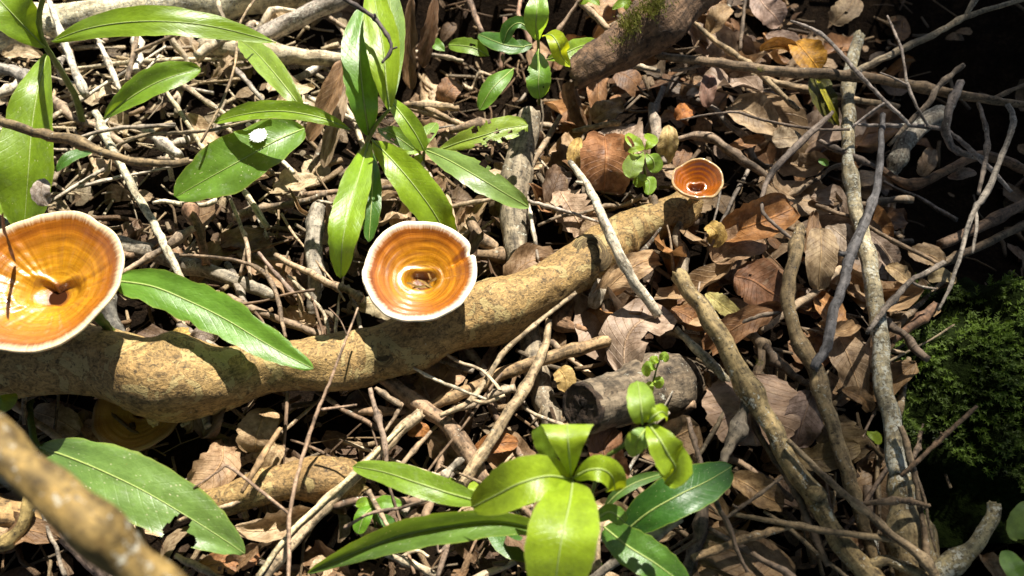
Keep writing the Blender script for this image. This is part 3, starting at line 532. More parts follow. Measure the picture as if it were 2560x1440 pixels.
# ------------------------------------------------------------------ slender twigs, one by one
TW = [
 ('knobbly brown twig reaching across the tall leafy seedling', [(-40, 282, 15, 22), (30, 312, 15, 24), (120, 338, 14.6, 22), (190, 352, 14.4, 24), (270, 385, 14, 20), (340, 404, 13.6, 18), (420, 410, 13.2, 18), (472, 402, 13, 18)], (.21, .15, .075), .2, []),
 ('bright white stick standing behind the seedling stem', [(118, -10, 6, 13), (142, 55, 5.6, 14), (162, 110, 5.2, 17), (185, 170, 4.8, 19), (214, 238, 4.2, 21)], (.62, .56, .44), .5, []),
 ('long white stick falling from the dead stump towards the grey cracked branch', [(240, 280, 4.4, 18), (268, 345, 4.6, 20), (296, 400, 4.6, 19), (340, 485, 4.6, 19), (385, 560, 4.6, 20), (415, 620, 4.6, 20), (467, 724, 4.2, 15)], (.58, .52, .36), .5, []),
 ('short chalky twig beside the bright white stick', [(246, 104, 3.6, 10), (270, 155, 3.6, 12), (300, 226, 3.4, 12)], (.60, .53, .42), .4, []),
 ('dark upright twig behind the arching leaf', [(345, 76, 5, 12), (334, 130, 4.8, 11), (318, 202, 4.4, 10)], (.26, .19, .12), .2, [[(334, 132, 4.8, 9), (390, 108, 5.4, 9), (440, 86, 6, 9)]]),
 ('long straw stalk lying along the pale broken-off branch', [(150, 178, 2.4, 10), (280, 160, 2.6, 11), (415, 150, 2.6, 12), (600, 148, 2.6, 10), (870, 146, 2.4, 9)], (.55, .46, .30), .3, []),
 ('grey bent stick beside the bleached log', [(-20, 170, 3, 22), (30, 176, 3, 24), (58, 192, 2.8, 22), (80, 220, 2.4, 16)], (.28, .25, .21), .4, []),
 ('cream twig lying under the first broad leaf of the tall seedling', [(-10, 240, 2.6, 16), (30, 218, 2.6, 16), (66, 192, 2.6, 12)], (.56, .50, .38), .4, []),
 ('flattened grey twig above the long white stick', [(196, 344, 6, 8), (285, 322, 6, 10), (370, 316, 6, 10), (438, 311, 6, 9)], (.30, .25, .19), .25, [[(390, 314, 6, 7), (438, 316, 6.3, 6)]]),
 ('thick chalk-white twig ending at the knobbly brown twig', [(362, 324, 3.8, 20), (400, 350, 3.8, 21), (450, 390, 3.6, 20)], (.60, .54, .44), .5, []),
 ('wiry twig laid over the broad mottled leaf', [(278, 372, 4, 8), (352, 340, 5, 9), (440, 332, 6, 9), (524, 326, 9, 8), (600, 308, 10, 7), (680, 286, 10, 7)], (.28, .22, .14), .25, []),
 ('long thin pale twig dropping past the broad mottled leaf', [(410, 218, 4, 10), (470, 310, 4, 11), (528, 398, 4.2, 12), (600, 465, 4.2, 13), (640, 520, 4, 15), (670, 570, 3.6, 16)], (.50, .43, .27), .4, []),
 ('wiry tan stem bending down over the paired leaves', [(642, -8, 12, 6), (598, 64, 12, 6), (588, 158, 11.5, 6), (555, 255, 11, 6), (502, 356, 10, 6)], (.36, .26, .15), .1, []),
 ('pale stalk leaning on the bleached log', [(542, -10, 7, 8), (552, 30, 6.5, 9), (566, 56, 6, 9)], (.48, .40, .27), .2, []),
 ('short grey twig by the leaf pair', [(586, 170, 3.4, 10), (622, 210, 3.4, 11), (660, 256, 3.2, 10)], (.36, .31, .25), .3, []),
 ('tan twig under the paired leaves', [(446, 204, 3, 12), (510, 250, 3.2, 12), (575, 295, 3, 11)], (.46, .37, .25), .3, []),
 ('rough brown twig below the grey cracked branch', [(566, 742, 2.8, 18), (640, 776, 2.8, 18), (720, 806, 2.6, 20), (804, 840, 2.2, 18)], (.28, .20, .13), .25, []),
 ('grey-brown twig with a splayed end crossing the grey cracked branch', [(300, 686, 4, 13), (350, 656, 4.2, 14), (404, 624, 4.4, 16), (450, 595, 4.6, 20), (486, 570, 4.8, 18)], (.33, .25, .17), .25, []),
 ('thin wandering brown twig arching over the gap below the amber mushroom', [(450, 638, 4, 8), (520, 642, 4.4, 9), (588, 651, 4.6, 9), (640, 668, 4.6, 10), (672, 695, 4.6, 11), (695, 749, 4.8, 11), (704, 800, 5.2, 10), (714, 842, 6, 8)], (.27, .19, .12), .2, [[(668, 690, 4.6, 8), (664, 664, 5, 6)]]),
 ('reddish brown stump twig standing behind the grey cracked branch', [(468, 508, 5, 26), (482, 545, 4.6, 25), (500, 590, 4, 22), (516, 662, 3, 20)], (.30, .17, .10), .15, []),
 ('thin pale twig standing by the reddish stump twig', [(570, 482, 5, 9), (596, 550, 4.8, 10), (618, 612, 4.4, 10), (626, 700, 3.6, 8)], (.44, .33, .22), .2, [[(618, 612, 4.4, 8), (600, 690, 3, 9)]]),
 ('brown twig slanting to the chalky litter', [(646, 632, 3.6, 9), (690, 684, 3.4, 10), (740, 742, 3, 10)], (.28, .20, .15), .2, []),
 ('dry tan stem leaning behind the amber mushroom stalk', [(720, 690, 3, 9), (770, 740, 3.4, 10), (808, 782, 3.4, 9), (824, 840, 4, 8)], (.44, .36, .24), .25, []),
 ('hair-thin reddish stalk crossing the log', [(895, 770, 9, 5), (868, 840, 9, 6), (838, 920, 8.6, 7), (812, 985, 8, 8), (783, 1057, 7.4, 9), (760, 1130, 7, 10), (742, 1195, 6.6, 10), (724, 1290, 6, 10), (722, 1450, 5.4, 10)], (.34, .23, .15), .2,
   [[(804, 1024, 7.8, 7), (850, 1018, 8.2, 6), (892, 1012, 8.6, 5)], [(722, 1284, 6, 8), (640, 1218, 6.6, 9), (571, 1166, 7, 9), (546, 1178, 7, 6), (484, 1220, 6.6, 5)], [(868, 840, 9, 4), (850, 800, 9.6, 3), (822, 770, 10, 3)]]),
 ('brown shoot leaning over the bark-covered branch', [(702, 1070, 5.4, 12), (665, 1126, 5.4, 14), (640, 1170, 5.4, 12), (604, 1232, 5, 10)], (.28, .18, .09), .15, []),
 ('cream sliver beneath the smooth tan stick', [(1034, 920, 4.6, 7), (1090, 950, 4.8, 8), (1150, 974, 5, 8), (1215, 998, 5.2, 5)], (.56, .48, .34), .2, []),
 ('slim straw twig hugging the underside of the log', [(1440, 732, 5.4, 10), (1390, 770, 5.4, 11), (1347, 804, 5.2, 11), (1290, 852, 5, 12), (1253, 890, 4.8, 14), (1215, 950, 4.6, 13), (1176, 1002, 4.4, 14), (1100, 1040, 4, 13)], (.43, .33, .20), .2, [[(1178, 1000, 4.4, 10), (1215, 1006, 4.6, 9), (1262, 988, 5, 7)]]),
 ('upright brown twig in the gap under the log', [(925, 972, 5, 12), (940, 1030, 4.8, 13), (960, 1096, 4.6, 13), (965, 1160, 4.2, 11)], (.28, .20, .14), .2, []),
 ('forked brown twig leaning on the upright twig under the log', [(938, 970, 5, 11), (972, 994, 4.8, 12), (1004, 1014, 4.6, 10)], (.30, .22, .14), .2, [[(1006, 1008, 4.4, 10), (985, 1045, 4.4, 9), (962, 1078, 4.4, 8)]]),
 ('short brown stick lying flat under the thick brown twig', [(880, 1030, 2.6, 15), (950, 1028, 2.6, 17), (1024, 1032, 2.4, 15)], (.25, .16, .09), .2, []),
 ('bone-white curved twig tip beside the slanting pale stick', [(1158, 1148, 4.4, 12), (1135, 1164, 4.4, 15), (1116, 1184, 4.2, 14), (1096, 1204, 4, 8)], (.58, .50, .38), .2, []),
 ('tan twig beneath the blurred hanging stick', [(440, 1390, 2.6, 14), (500, 1420, 2.6, 15), (570, 1456, 2.4, 14)], (.38, .28, .18), .2, []),
 ('white kinked twig arching over the long brown branch', [(1976, 52, 8, 6), (2020, 68, 8.2, 8), (2063, 94, 8.4, 9), (2100, 132, 8.6, 10), (2140, 178, 8.6, 10), (2180, 220, 8.4, 10), (2214, 255, 8.2, 10), (2246, 284, 8, 10), (2274, 314, 7.6, 8)], (.38, .32, .27), .35, [[(2214, 256, 8.2, 7), (2175, 282, 7.6, 7), (2130, 318, 7, 6)]]),
 ('spindly black-tipped twig beside the white kinked twig', [(2218, 40, 9, 5), (2238, 84, 9, 6), (2254, 124, 9, 7), (2262, 170, 8.8, 7), (2271, 216, 8.6, 8), (2298, 279, 8, 7), (2320, 314, 7.4, 6)], (.30, .24, .19), .25, [[(2271, 214, 8.6, 6), (2236, 196, 9, 5), (2200, 182, 9.2, 4)]]),
 ('elbowed tan twig rising behind the long brown branch', [(2410, 162, 9.4, 12), (2378, 188, 9, 13), (2342, 220, 8.6, 14), (2328, 252, 8.2, 16), (2290, 290, 7.6, 12), (2221, 364, 6, 9)], (.29, .22, .15), .25, []),
 ('bowed grey twig curling beside the elbowed twig', [(2400, 206, 8, 20), (2382, 252, 7.8, 18), (2368, 290, 7.4, 19), (2366, 338, 6.8, 19), (2382, 368, 6.2, 18), (2410, 384, 5.6, 16), (2458, 394, 5, 12)], (.28, .23, .19), .3, []),
 ('pale jointed twig running under the bowed grey twig', [(2144, 312, 6, 7), (2200, 314, 6.2, 9), (2300, 315, 6.4, 11), (2365, 327, 6.4, 12), (2405, 356, 6.2, 12), (2440, 388, 6, 12), (2484, 430, 5.6, 11), (2528, 480, 5, 9)], (.33, .28, .24), .35, []),
 ('slim drooping twig hanging from the long brown branch', [(2445, 254, 7, 9), (2456, 290, 7, 10), (2467, 330, 7, 11), (2466, 386, 6.6, 11), (2456, 440, 6.2, 10), (2446, 486, 5.8, 9)], (.28, .22, .17), .25, []),
 ('long drooping grey twig with a spur, passing the dim corner', [(2520, 262, 8, 11), (2533, 296, 8, 15), (2524, 340, 7.8, 14), (2504, 392, 7.4, 14), (2470, 474, 7, 15), (2440, 520, 6.8, 14), (2422, 560, 6.6, 12), (2400, 640, 6.2, 10), (2376, 716, 5.8, 9), (2346, 776, 5.4, 7)], (.28, .24, .19), .3, [[(2438, 522, 6.8, 10), (2441, 570, 6.6, 9), (2430, 634, 6.2, 7)]]),
 ('thin branchlet lying across the last fork of the tan branch', [(1970, 1100, 5.8, 12), (2036, 1168, 5.8, 15), (2123, 1245, 5.6, 18), (2204, 1313, 5.4, 20), (2260, 1358, 5.2, 22), (2310, 1404, 4.8, 24), (2350, 1462, 4.2, 26)], (.25, .18, .10), .25, []),
 ('dark slim stick running beside the bent tan branch', [(1880, 1040, 3.8, 12), (1898, 1088, 3.8, 16), (1969, 1195, 3.6, 18), (2019, 1296, 3.4, 18), (2070, 1415, 3, 16)], (.15, .105, .065), .2, []),
 ('fine brown twig slanting over the shaded leaf curl', [(1812, 1298, 4.6, 8), (1850, 1268, 4.8, 9), (1890, 1242, 5, 9), (1956, 1192, 5.4, 6)], (.26, .18, .11), .2, [[(1846, 1270, 4.8, 6), (1832, 1262, 5.2, 4)]]),
 ('straight brown twig over the broad shaded leaves', [(1730, 1396, 3.8, 20), (1800, 1370, 4, 19), (1851, 1350, 4.2, 18), (1910, 1334, 4.4, 16), (1982, 1314, 4.6, 13)], (.27, .18, .09), .3, []),
 ('tan twig bridging the bent branch and the swollen base', [(1830, 1284, 4.4, 12), (1890, 1296, 4.6, 13), (1952, 1306, 4.8, 14), (2046, 1324, 5, 15), (2137, 1336, 5, 16), (2255, 1352, 4.8, 16)], (.25, .18, .095), .25, []),
 ('dark crooked shoot beside the lime seedling', [(1720, 1044, 6, 11), (1732, 1090, 6, 14), (1750, 1150, 6, 12), (1772, 1210, 5.8, 13), (1794, 1264, 5.6, 13), (1824, 1320, 5.2, 13), (1840, 1370, 4.8, 10), (1868, 1430, 4.2, 9)], (.17, .12, .08), .2, []),
 ('stout dark stem behind the dark green blade', [(1770, 1215, 3, 22), (1758, 1260, 3, 26), (1750, 1330, 2.8, 28), (1730, 1390, 2.6, 26), (1710, 1450, 2.4, 24)], (.15, .11, .075), .25, []),
 ('thin straight stem standing by the swollen branch base', [(2252, 1066, 6, 14), (2268, 1120, 5.8, 15), (2286, 1182, 5.6, 14), (2300, 1270, 5.2, 13), (2310, 1340, 4.8, 15), (2314, 1410, 4.2, 20)], (.24, .17, .10), .2, [[(2290, 1186, 5.6, 8), (2312, 1250, 5.6, 8), (2322, 1310, 5.2, 7), (2340, 1380, 4.8, 5)]]),
 ('short twig lying across the swollen branch base', [(2146, 1262, 5, 12), (2190, 1256, 5.4, 13), (2240, 1251, 5.8, 14), (2280, 1255, 5.8, 13), (2324, 1264, 5.6, 10)], (.24, .16, .09), .25, []),
 ('thorny brown twig leaning on the moss cushion', [(2442, 1016, 8, 8), (2400, 1054, 7.6, 11), (2355, 1094, 7, 12), (2318, 1130, 6.6, 11), (2288, 1158, 6.2, 11), (2252, 1190, 5.4, 9)], (.22, .14, .08), .2, [[(2356, 1092, 7, 6), (2352, 1082, 7.4, 4)]]),
 ('sunk brown stick under the dark crooked shoot', [(1812, 1140, 2.6, 15), (1850, 1158, 2.6, 17), (1900, 1190, 2.6, 18), (1984, 1248, 2.4, 16)], (.21, .14, .085), .25, []),
 ('weathered grey stick crossing the big pinkish dead leaf', [(1872, 985, 4.8, 22), (1858, 1030, 4.6, 27), (1836, 1092, 4.4, 27), (1804, 1160, 4, 22)], (.17, .14, .10), .3, []),
 ('dark thin twig in the tangle past the pale straight branch', [(2040, 512, 4, 9), (2090, 532, 4.4, 11), (2140, 548, 4.4, 11), (2190, 578, 4.4, 10), (2240, 606, 4.4, 11), (2290, 630, 4.2, 11), (2342, 658, 4, 9)], (.22, .15, .09), .2, []),
 ('broken grey twig leaning against the pale straight branch', [(2360, 656, 5, 12), (2318, 680, 5.4, 14), (2278, 702, 5.8, 13), (2236, 746, 6.2, 14), (2204, 784, 6.4, 14), (2168, 832, 6.6, 10)], (.22, .18, .14), .3, [[(2276, 702, 5.8, 8), (2300, 716, 5.6, 7), (2340, 722, 5.2, 5)]]),
 ('pale short twig lying before the dark gap by the bent tan branch', [(1836, 820, 4, 7), (1856, 806, 4.2, 9), (1880, 796, 4.4, 9), (1912, 786, 4.4, 9), (1950, 782, 4.2, 7)], (.36, .28, .20), .3, []),
 ('brown twig with a yellow moss band', [(1862, 812, 3, 17), (1880, 836, 3, 19), (1902, 862, 3, 20), (1904, 896, 3, 21), (1896, 930, 2.8, 22), (1884, 975, 2.4, 22)], (.25, .18, .11), .25, [[(1902, 864, 3, 10), (1930, 872, 3, 10), (1982, 884, 2.8, 7)]]),
 ('lichen-white stick under the bent tan branch', [(1690, 822, 3.6, 16), (1730, 862, 3.6, 18), (1770, 902, 3.4, 19), (1822, 955, 3, 17)], (.45, .38, .24), .5, []),
 ('dark twig sweeping in a hook over the orange-brown leaf', [(2082, 280, 6, 9), (2050, 312, 6, 14), (2002, 356, 6, 18), (1960, 396, 6, 17), (1928, 434, 6, 15), (1908, 480, 6.2, 11), (1906, 526, 6.2, 10), (1936, 562, 6, 9), (1992, 606, 5.8, 6)], (.20, .155, .12), .2, []),
 ('grey-brown stick behind the small glossy mushroom', [(1690, 348, 3, 12), (1736, 340, 3.2, 17), (1776, 344, 3.4, 21), (1810, 366, 3.4, 21), (1852, 397, 3.2, 20), (1932, 450, 2.6, 17)], (.25, .18, .12), .2, []),
 ('straight tan stalk slanting under the long brown branch', [(1706, 32, 5, 10), (1745, 66, 5, 12), (1784, 98, 5, 14), (1830, 132, 5, 14), (1880, 167, 5, 14), (1940, 222, 4.8, 13), (1996, 276, 4.4, 12)], (.40, .29, .16), .2, []),
 ('second tan stick lying in the leaves behind the yellowing olive leaf', [(1880, 186, 3.4, 15), (1918, 202, 3.4, 17), (1970, 214, 3.4, 18), (2022, 226, 3.4, 18), (2100, 242, 3.4, 17), (2170, 255, 3.2, 15), (2246, 266, 2.8, 13)], (.36, .26, .15), .2, []),
 ('short dark twig joining the long brown branch', [(1676, 178, 5.4, 6), (1720, 172, 5.8, 8), (1772, 158, 6.2, 8)], (.25, .18, .12), .2, []),
 ('blackish upright stem among the shaded leaves', [(1864, -10, 6, 8), (1858, 50, 5.8, 9), (1850, 126, 5.4, 8)], (.14, .10, .065), .1, []),
 ('wire-thin dark twig curving over the rounded tan leaf', [(1700, 300, 5, 4), (1760, 288, 5.2, 5), (1838, 280, 5.4, 6), (1880, 292, 5.6, 7), (1935, 306, 5.8, 7), (2036, 323, 6, 7), (2124, 324, 6.2, 7)], (.17, .125, .09), .15, []),
 ('dark stick ending at the dark grey angular stick', [(2048, 352, 4.8, 11), (2085, 370, 5, 14), (2120, 386, 5.2, 14), (2200, 422, 5, 11)], (.17, .13, .10), .15, []),
 ('grey stub behind the pale upright leaf', [(1626, 262, 4.4, 16), (1636, 310, 4, 21), (1646, 360, 3.6, 20), (1660, 410, 3, 17)], (.25, .20, .15), .3, []),
 ('short tan twig under the sawn end of the dark log', [(1432, 328, 3.6, 10), (1490, 316, 3.8, 12), (1552, 306, 3.8, 13)], (.42, .31, .17), .2, []),
 ('pale twig poking out beneath the dark mossy log', [(1564, 162, 3.2, 9), (1606, 168, 3.2, 11), (1650, 178, 3, 9)], (.44, .36, .25), .2, []),
 ('slim brown stem leaning towards the dark mossy log', [(1456, -8, 8, 8), (1424, 36, 7, 9), (1390, 86, 6, 9)], (.30, .21, .14), .2, []),
 ('tan forked stick behind the dark mossy log', [(1440, -6, 6, 13), (1482, 34, 5.6, 14), (1520, 74, 5, 14)], (.36, .26, .16), .25, [[(1516, 68, 5, 8), (1570, 40, 5.6, 9), (1630, 4, 6.2, 8)]]),
 ('forked tan stick lying flat behind the central plant', [(1008, 262, 3, 17), (1060, 264, 3, 19), (1110, 268, 3, 18), (1146, 270, 2.8, 14)], (.40, .29, .17), .2, [[(1062, 268, 3, 14), (1100, 286, 3, 14), (1146, 310, 2.8, 10)]]),
 ('pale straight twig jutting from behind the central plant', [(985, 122, 5, 9), (1050, 132, 5, 10), (1110, 142, 5, 11), (1158, 153, 4.8, 9)], (.50, .40, .28), .3, []),
 ('black forked twig drooping over the upright leaves', [(846, -12, 19, 11), (900, 20, 19, 11), (937, 47, 18.8, 11), (962, 80, 18.6, 10), (976, 104, 18.4, 9), (976, 130, 18.2, 8), (955, 157, 18, 6)], (.09, .07, .06), .2, [[(940, 50, 18.8, 6), (937, 34, 19.2, 5)], [(977, 124, 18.2, 5), (992, 118, 18.4, 5)]]),
 ('dim brown stick behind the holed leaf', [(1124, 327, 2.4, 18), (1200, 312, 2.6, 19), (1290, 294, 2.4, 16)], (.26, .18, .11), .2, []),
 ('reddish stem standing behind the small-leaved seedling', [(1304, -10, 6, 10), (1296, 36, 5.6, 12), (1314, 78, 5.2, 11), (1330, 122, 4.6, 10)], (.28, .17, .11), .1, []),
 ('dark slender stem behind the nibbled leaf cluster', [(1262, 46, 6, 12), (1258, 110, 5.4, 12), (1252, 176, 4.6, 11)], (.16, .09, .055), .1, []),
 ('brown stem in the dark hollow behind the central plant', [(1172, -10, 5, 11), (1186, 36, 4.6, 13), (1206, 84, 4, 13)], (.27, .18, .12), .1, []),
 ('fine tan twig behind the amber mushroom', [(1112, 522, 4, 9), (1170, 508, 4.4, 10), (1236, 498, 4.6, 9)], (.42, .31, .20), .2, []),
 ('fine grey twig between the white crooked stick and the upright grey branch', [(1316, 502, 5, 8), (1370, 516, 5, 9), (1420, 530, 5, 9), (1500, 556, 4.8, 7)], (.36, .30, .24), .3, []),
 ('pale splinter beside the upright grey branch', [(1322, 516, 4, 8), (1332, 570, 3.8, 9), (1342, 624, 3.2, 8)], (.50, .43, .33), .3, []),
 ('leaning brown twig under the nibbled leaf tip', [(1148, 1300, 4, 9), (1120, 1362, 3.8, 11), (1094, 1444, 3.4, 11)], (.38, .27, .19), .2, [[(1118, 1364, 3.8, 8), (1096, 1380, 4, 7), (1094, 1350, 4.6, 6)]]),
 ('bleached branchlet lying under the long folded leaf', [(920, 1370, 2.4, 12), (1010, 1400, 2.6, 16), (1090, 1442, 2.4, 18)], (.52, .42, .28), .3, [[(1000, 1396, 2.6, 9), (1040, 1376, 3, 9), (1072, 1392, 3, 7)]]),
 ('thin twig slanting behind the pale speckled leaf blade', [(860, 1320, 4.4, 7), (930, 1282, 5, 8), (1000, 1270, 5.6, 8), (1092, 1240, 7.6, 6)], (.25, .18, .13), .15, []),
 ('small stick standing in the shade of the lime seedling', [(1502, 1290, 4, 14), (1494, 1350, 3.6, 16), (1488, 1450, 3, 18)], (.40, .30, .18), .2, []),
]
for lb, p, c, l, kids in TW: stick(lb, p, c, l, kids, jit=.38, rough=.2, kn=5)
# moss marks on sticks
def moss_dot(px, py, z, wpx, parent, col):
    p, m = at(px, py, z); r = wpx * m * .5; V = []; Fc = []; rnd = random.Random(int(px))
    for k in range(60):
        a = rnd.uniform(0, 6.28); q = r * rnd.random() ** .5; b = p + Vector((math.cos(a) * q, math.sin(a) * q, rnd.uniform(-.3, .3) * r)); s = r * .3
        d = Vector((rnd.uniform(-1, 1), rnd.uniform(-1, 1), rnd.uniform(.3, 1))).normalized(); e = d.orthogonal().normalized() * s * .4
        i = len(V); V += [b - e, b + e, b + d * s]; Fc.append((i, i + 1, i + 2))
    o = link_mesh('moss_spot', V, Fc, 'olive_moss', None, parent, origin=p); o['kind'] = 'stuff'
# ------------------------------------------------------------------ living plants: stem, leaves, midribs
LIME, MID, DEEP, SHEEN = (.118, .190, .012), (.085, .155, .012), (.03, .085, .014), (.085, .15, .045)  # the last green is paler, with a leaf's sheen put into the colour
def plant(label, stems, leaves, cat='plant', group=None):
    b, _ = at(*stems[0][0][:2], stems[0][0][2] * .01)
    root = empty('seedling', b, label, cat, group)
    for s in stems:
        SEED[0] += 1
        path = pixpath(s, 6); V, Fc, T = tube_geo(path, 9, SEED[0], rough=.06, kn=3)
        link_mesh('stem', V, Fc, 'green_stem', {'tc': T}, root, origin=Vector(path[0][:3]))
    for pts, wd, col, k in leaves: green('leaf', pts, wd, col, root, **k)
    return root
D = dict
plant('tall leafy seedling with long smooth leaves in front of the bleached log',
  [[(205, 300, 2, 18), (190, 245, 4.5, 16), (160, 190, 8, 14), (126, 135, 12, 14), (104, 90, 14, 12), (98, 40, 17, 13), (112, -20, 20, 12)]],
  [([(132, 104, 13.4), (220, 72, 15.6), (330, 55, 16.6), (450, 56, 16.4), (560, 72, 15.4), (690, 106, 13.6)], 84, MID, D(fold=.12, face=.6, roll=-.15, a=.75, b=.8, nt=30, nu=6, speck=.1)),
   ([(112, 118, 13), (60, 66, 15), (10, 12, 16.5), (-60, -60, 17)], 112, MID, D(fold=.25, nt=20, nu=6, speck=.1)),
   ([(117, 138, 12.4), (96, 220, 12.6), (80, 320, 11.6), (72, 420, 10.4), (66, 500, 9), (60, 580, 7.6)], 146, MID, D(fold=.5, nt=30, nu=7, a=.85, b=.6, face=.25, speck=.6)),
   ([(258, 298, 5), (315, 252, 6.4), (380, 212, 7), (440, 188, 7), (502, 172, 6.6)], 84, (.07, .14, .015), D(fold=.55, nt=24, nu=6, roll=.25, speck=.5)),
   ([(140, 430, 5), (175, 395, 5.4), (235, 374, 4.6)], 34, DEEP, D(fold=.3)),
   ([(20, 430, 5), (40, 480, 5), (70, 560, 4)], 110, MID, D(fold=.2))])
plant('tall central seedling with a rosette of long green leaves beside the amber mushroom',
  [[(905, 420, 1, 13), (915, 375, 6, 13), (923, 342, 10.5, 13), (945, 305, 13, 10), (975, 272, 15, 8)]],
  [([(922, 336, 11), (912, 270, 13.5), (902, 180, 15), (900, 100, 15.6), (912, 20, 15.8)], 92, (.055, .135, .018), D(fold=.32, nt=28, nu=6, face=.6, speck=.1, a=.8, b=.6)),
   ([(974, 276, 14.6), (966, 210, 16), (958, 120, 17), (944, 40, 17.4), (930, -40, 17.4)], 84, (.12, .20, .014), D(fold=.22, nt=28, nu=6, face=.6, speck=.1)),
   ([(985, 240, 14), (985, 130, 14.4), (978, 40, 14.6), (970, -40, 14.6)], 66, SHEEN, D(fold=.2, face=.6)),
   ([(960, 232, 11), (1000, 280, 11.4), (1036, 330, 10.6), (1062, 378, 9.4)], 52, (.10, .18, .014), D(fold=.25, face=.5, speck=.1)),
   ([(874, 324, 11), (800, 294, 12.2), (700, 278, 12), (610, 286, 11), (534, 306, 10)], 58, MID, D(fold=.42, nt=26, nu=6, face=.5, speck=.9, roll=.1)),
   ([(760, 322, 8.2), (690, 352, 8.8), (600, 402, 8.6), (520, 446, 8), (440, 492, 7)], 150, (.06, .13, .02), D(fold=.22, nt=26, nu=7, a=.75, b=.7, face=.4, speck=1.0)),
   ([(762, 284, 7.6), (725, 232, 8.6), (670, 164, 8.6), (630, 122, 8), (598, 98, 7.2)], 66, (.10, .17, .03), D(fold=.28, nt=24, nu=6, face=.45, speck=.9)),
   ([(921, 356, 10.8), (900, 430, 12.4), (872, 530, 12.6), (856, 610, 12), (852, 694, 9.8)], 84, (.10, .19, .014), D(fold=.34, nt=28, nu=6, face=.5, speck=.3, a=.8, b=.75)),
   ([(926, 372, 9), (932, 440, 9.6), (928, 520, 9.4), (922, 606, 8.4)], 50, DEEP, D(fold=.25, face=.5)),
   ([(930, 350, 10.6), (985, 405, 10.6), (1040, 470, 9.6), (1090, 540, 8), (1128, 612, 6)], 98, (.12, .21, .014), D(fold=.26, nt=28, nu=6, face=.5, speck=.3, a=.8, b=.65)),
   ([(945, 322, 9), (985, 338, 9.4), (1036, 374, 8.6)], 46, (.05, .10, .012), D(fold=.3, bites=[(.3, .3, .25, .05), (.6, .55, .2, .05)], nt=24, nu=8))])
plant('low pale green sprout with one insect-holed leaf behind the amber mushroom',
  [[(1058, 420, 1, 9), (1058, 395, 4, 9), (1062, 376, 6, 8)]],
  [([(1088, 380, 6.4), (1150, 356, 7.8), (1210, 338, 8.4), (1260, 322, 8.4), (1320, 312, 8)], 66, (.12, .19, .03), D(fold=.18, nt=44, nu=12, a=.8, b=.45, face=.5, speck=.6, bites=[(.05, .66, .18, .035), (-.6, .42, .3, .03), (-.95, .5, .25, .06), (.95, .42, .35, .05), (.9, .55, .4, .06), (.95, .7, .4, .04), (.4, .8, .12, .02), (-.95, .62, .3, .03), (.3, .5, .1, .02), (1.0, .9, .5, .05)])),
   ([(1066, 376, 6.2), (1120, 400, 7.8), (1190, 440, 8.2), (1260, 482, 7.4), (1322, 518, 6)], 76, (.09, .16, .05), D(fold=.26, nt=34, nu=8, a=.8, b=.75, face=.45, speck=.4, bites=[(-.85, .5, .18, .03), (-.95, .6, .22, .03)])),
   ([(1056, 372, 6), (1062, 345, 6.4), (1092, 306, 6)], 42, (.07, .14, .015), D(fold=.3, bites=[(.5, .6, .4, .1)])),
   ([(1052, 380, 5.6), (1020, 376, 6), (985, 384, 5)], 30, (.10, .18, .02), D(fold=.3)),
   ([(1052, 386, 5), (1046, 398, 5), (1040, 412, 4.4)], 24, MID, D(fold=.3))])
plant('small-leaved glossy seedling in front of the dark mossy log',
  [[(1348, 260, 1, 9), (1346, 190, 5, 9), (1346, 120, 9, 8), (1345, 70, 12, 6)]],
  [([(1345, 100, 10.4), (1340, 66, 12.4), (1342, 30, 13.6), (1348, -24, 14)], 62, (.10, .20, .03), D(fold=.3, face=.6, speck=.1)),
   ([(1356, 92, 10), (1378, 88, 11.4), (1396, 112, 11.4), (1404, 142, 10.2), (1424, 164, 9)], 52, (.17, .24, .012), D(fold=.3, face=.4, speck=0)),
   ([(1346, 124, 9.4), (1348, 170, 10), (1346, 208, 9.6), (1350, 246, 8.4)], 62, (.06, .14, .015), D(fold=.22, face=.5, nt=30, nu=8, bites=[(.5, .7, .1, .02), (-.4, .75, .08, .02), (.95, .5, .2, .06)])),
   ([(1366, 150, 8), (1410, 134, 8.6), (1450, 116, 8.4), (1498, 104, 7.6)], 46, (.10, .18, .02), D(fold=.3, face=.5, roll=.2)),
   ([(1334, 82, 9), (1300, 58, 9.6), (1272, 74, 9), (1258, 110, 8)], 42, DEEP, D(fold=.35)),
   ([(1312, 118, 7), (1260, 112, 7.4), (1196, 86, 7)], 54, DEEP, D(fold=.25)),
   ([(1222, 140, 6), (1180, 118, 6.6), (1120, 112, 6.2)], 44, (.08, .15, .02), D(fold=.25, face=.5, bites=[(.2, .5, .15, .05)])),
   ([(1112, 128, 5), (1090, 112, 5.2), (1068, 108, 4.8)], 34, (.06, .14, .015), D(fold=.25)),
   ([(1284, 172, 7), (1256, 196, 7.6), (1226, 228, 7.4), (1198, 276, 6.4)], 52, (.06, .14, .02), D(fold=.25, face=.5, speck=.3)),
   ([(1330, 112, 6), (1300, 118, 6), (1255, 126, 5.6)], 40, DEEP, D(fold=.25)),
   ([(1530, 24, 9), (1560, 8, 9.4), (1578, 30, 8.8)], 30, MID, D(fold=.25)), ([(1500, 14, 8), (1475, -2, 8), (1446, 6, 7.6)], 30, MID, D(fold=.3))])
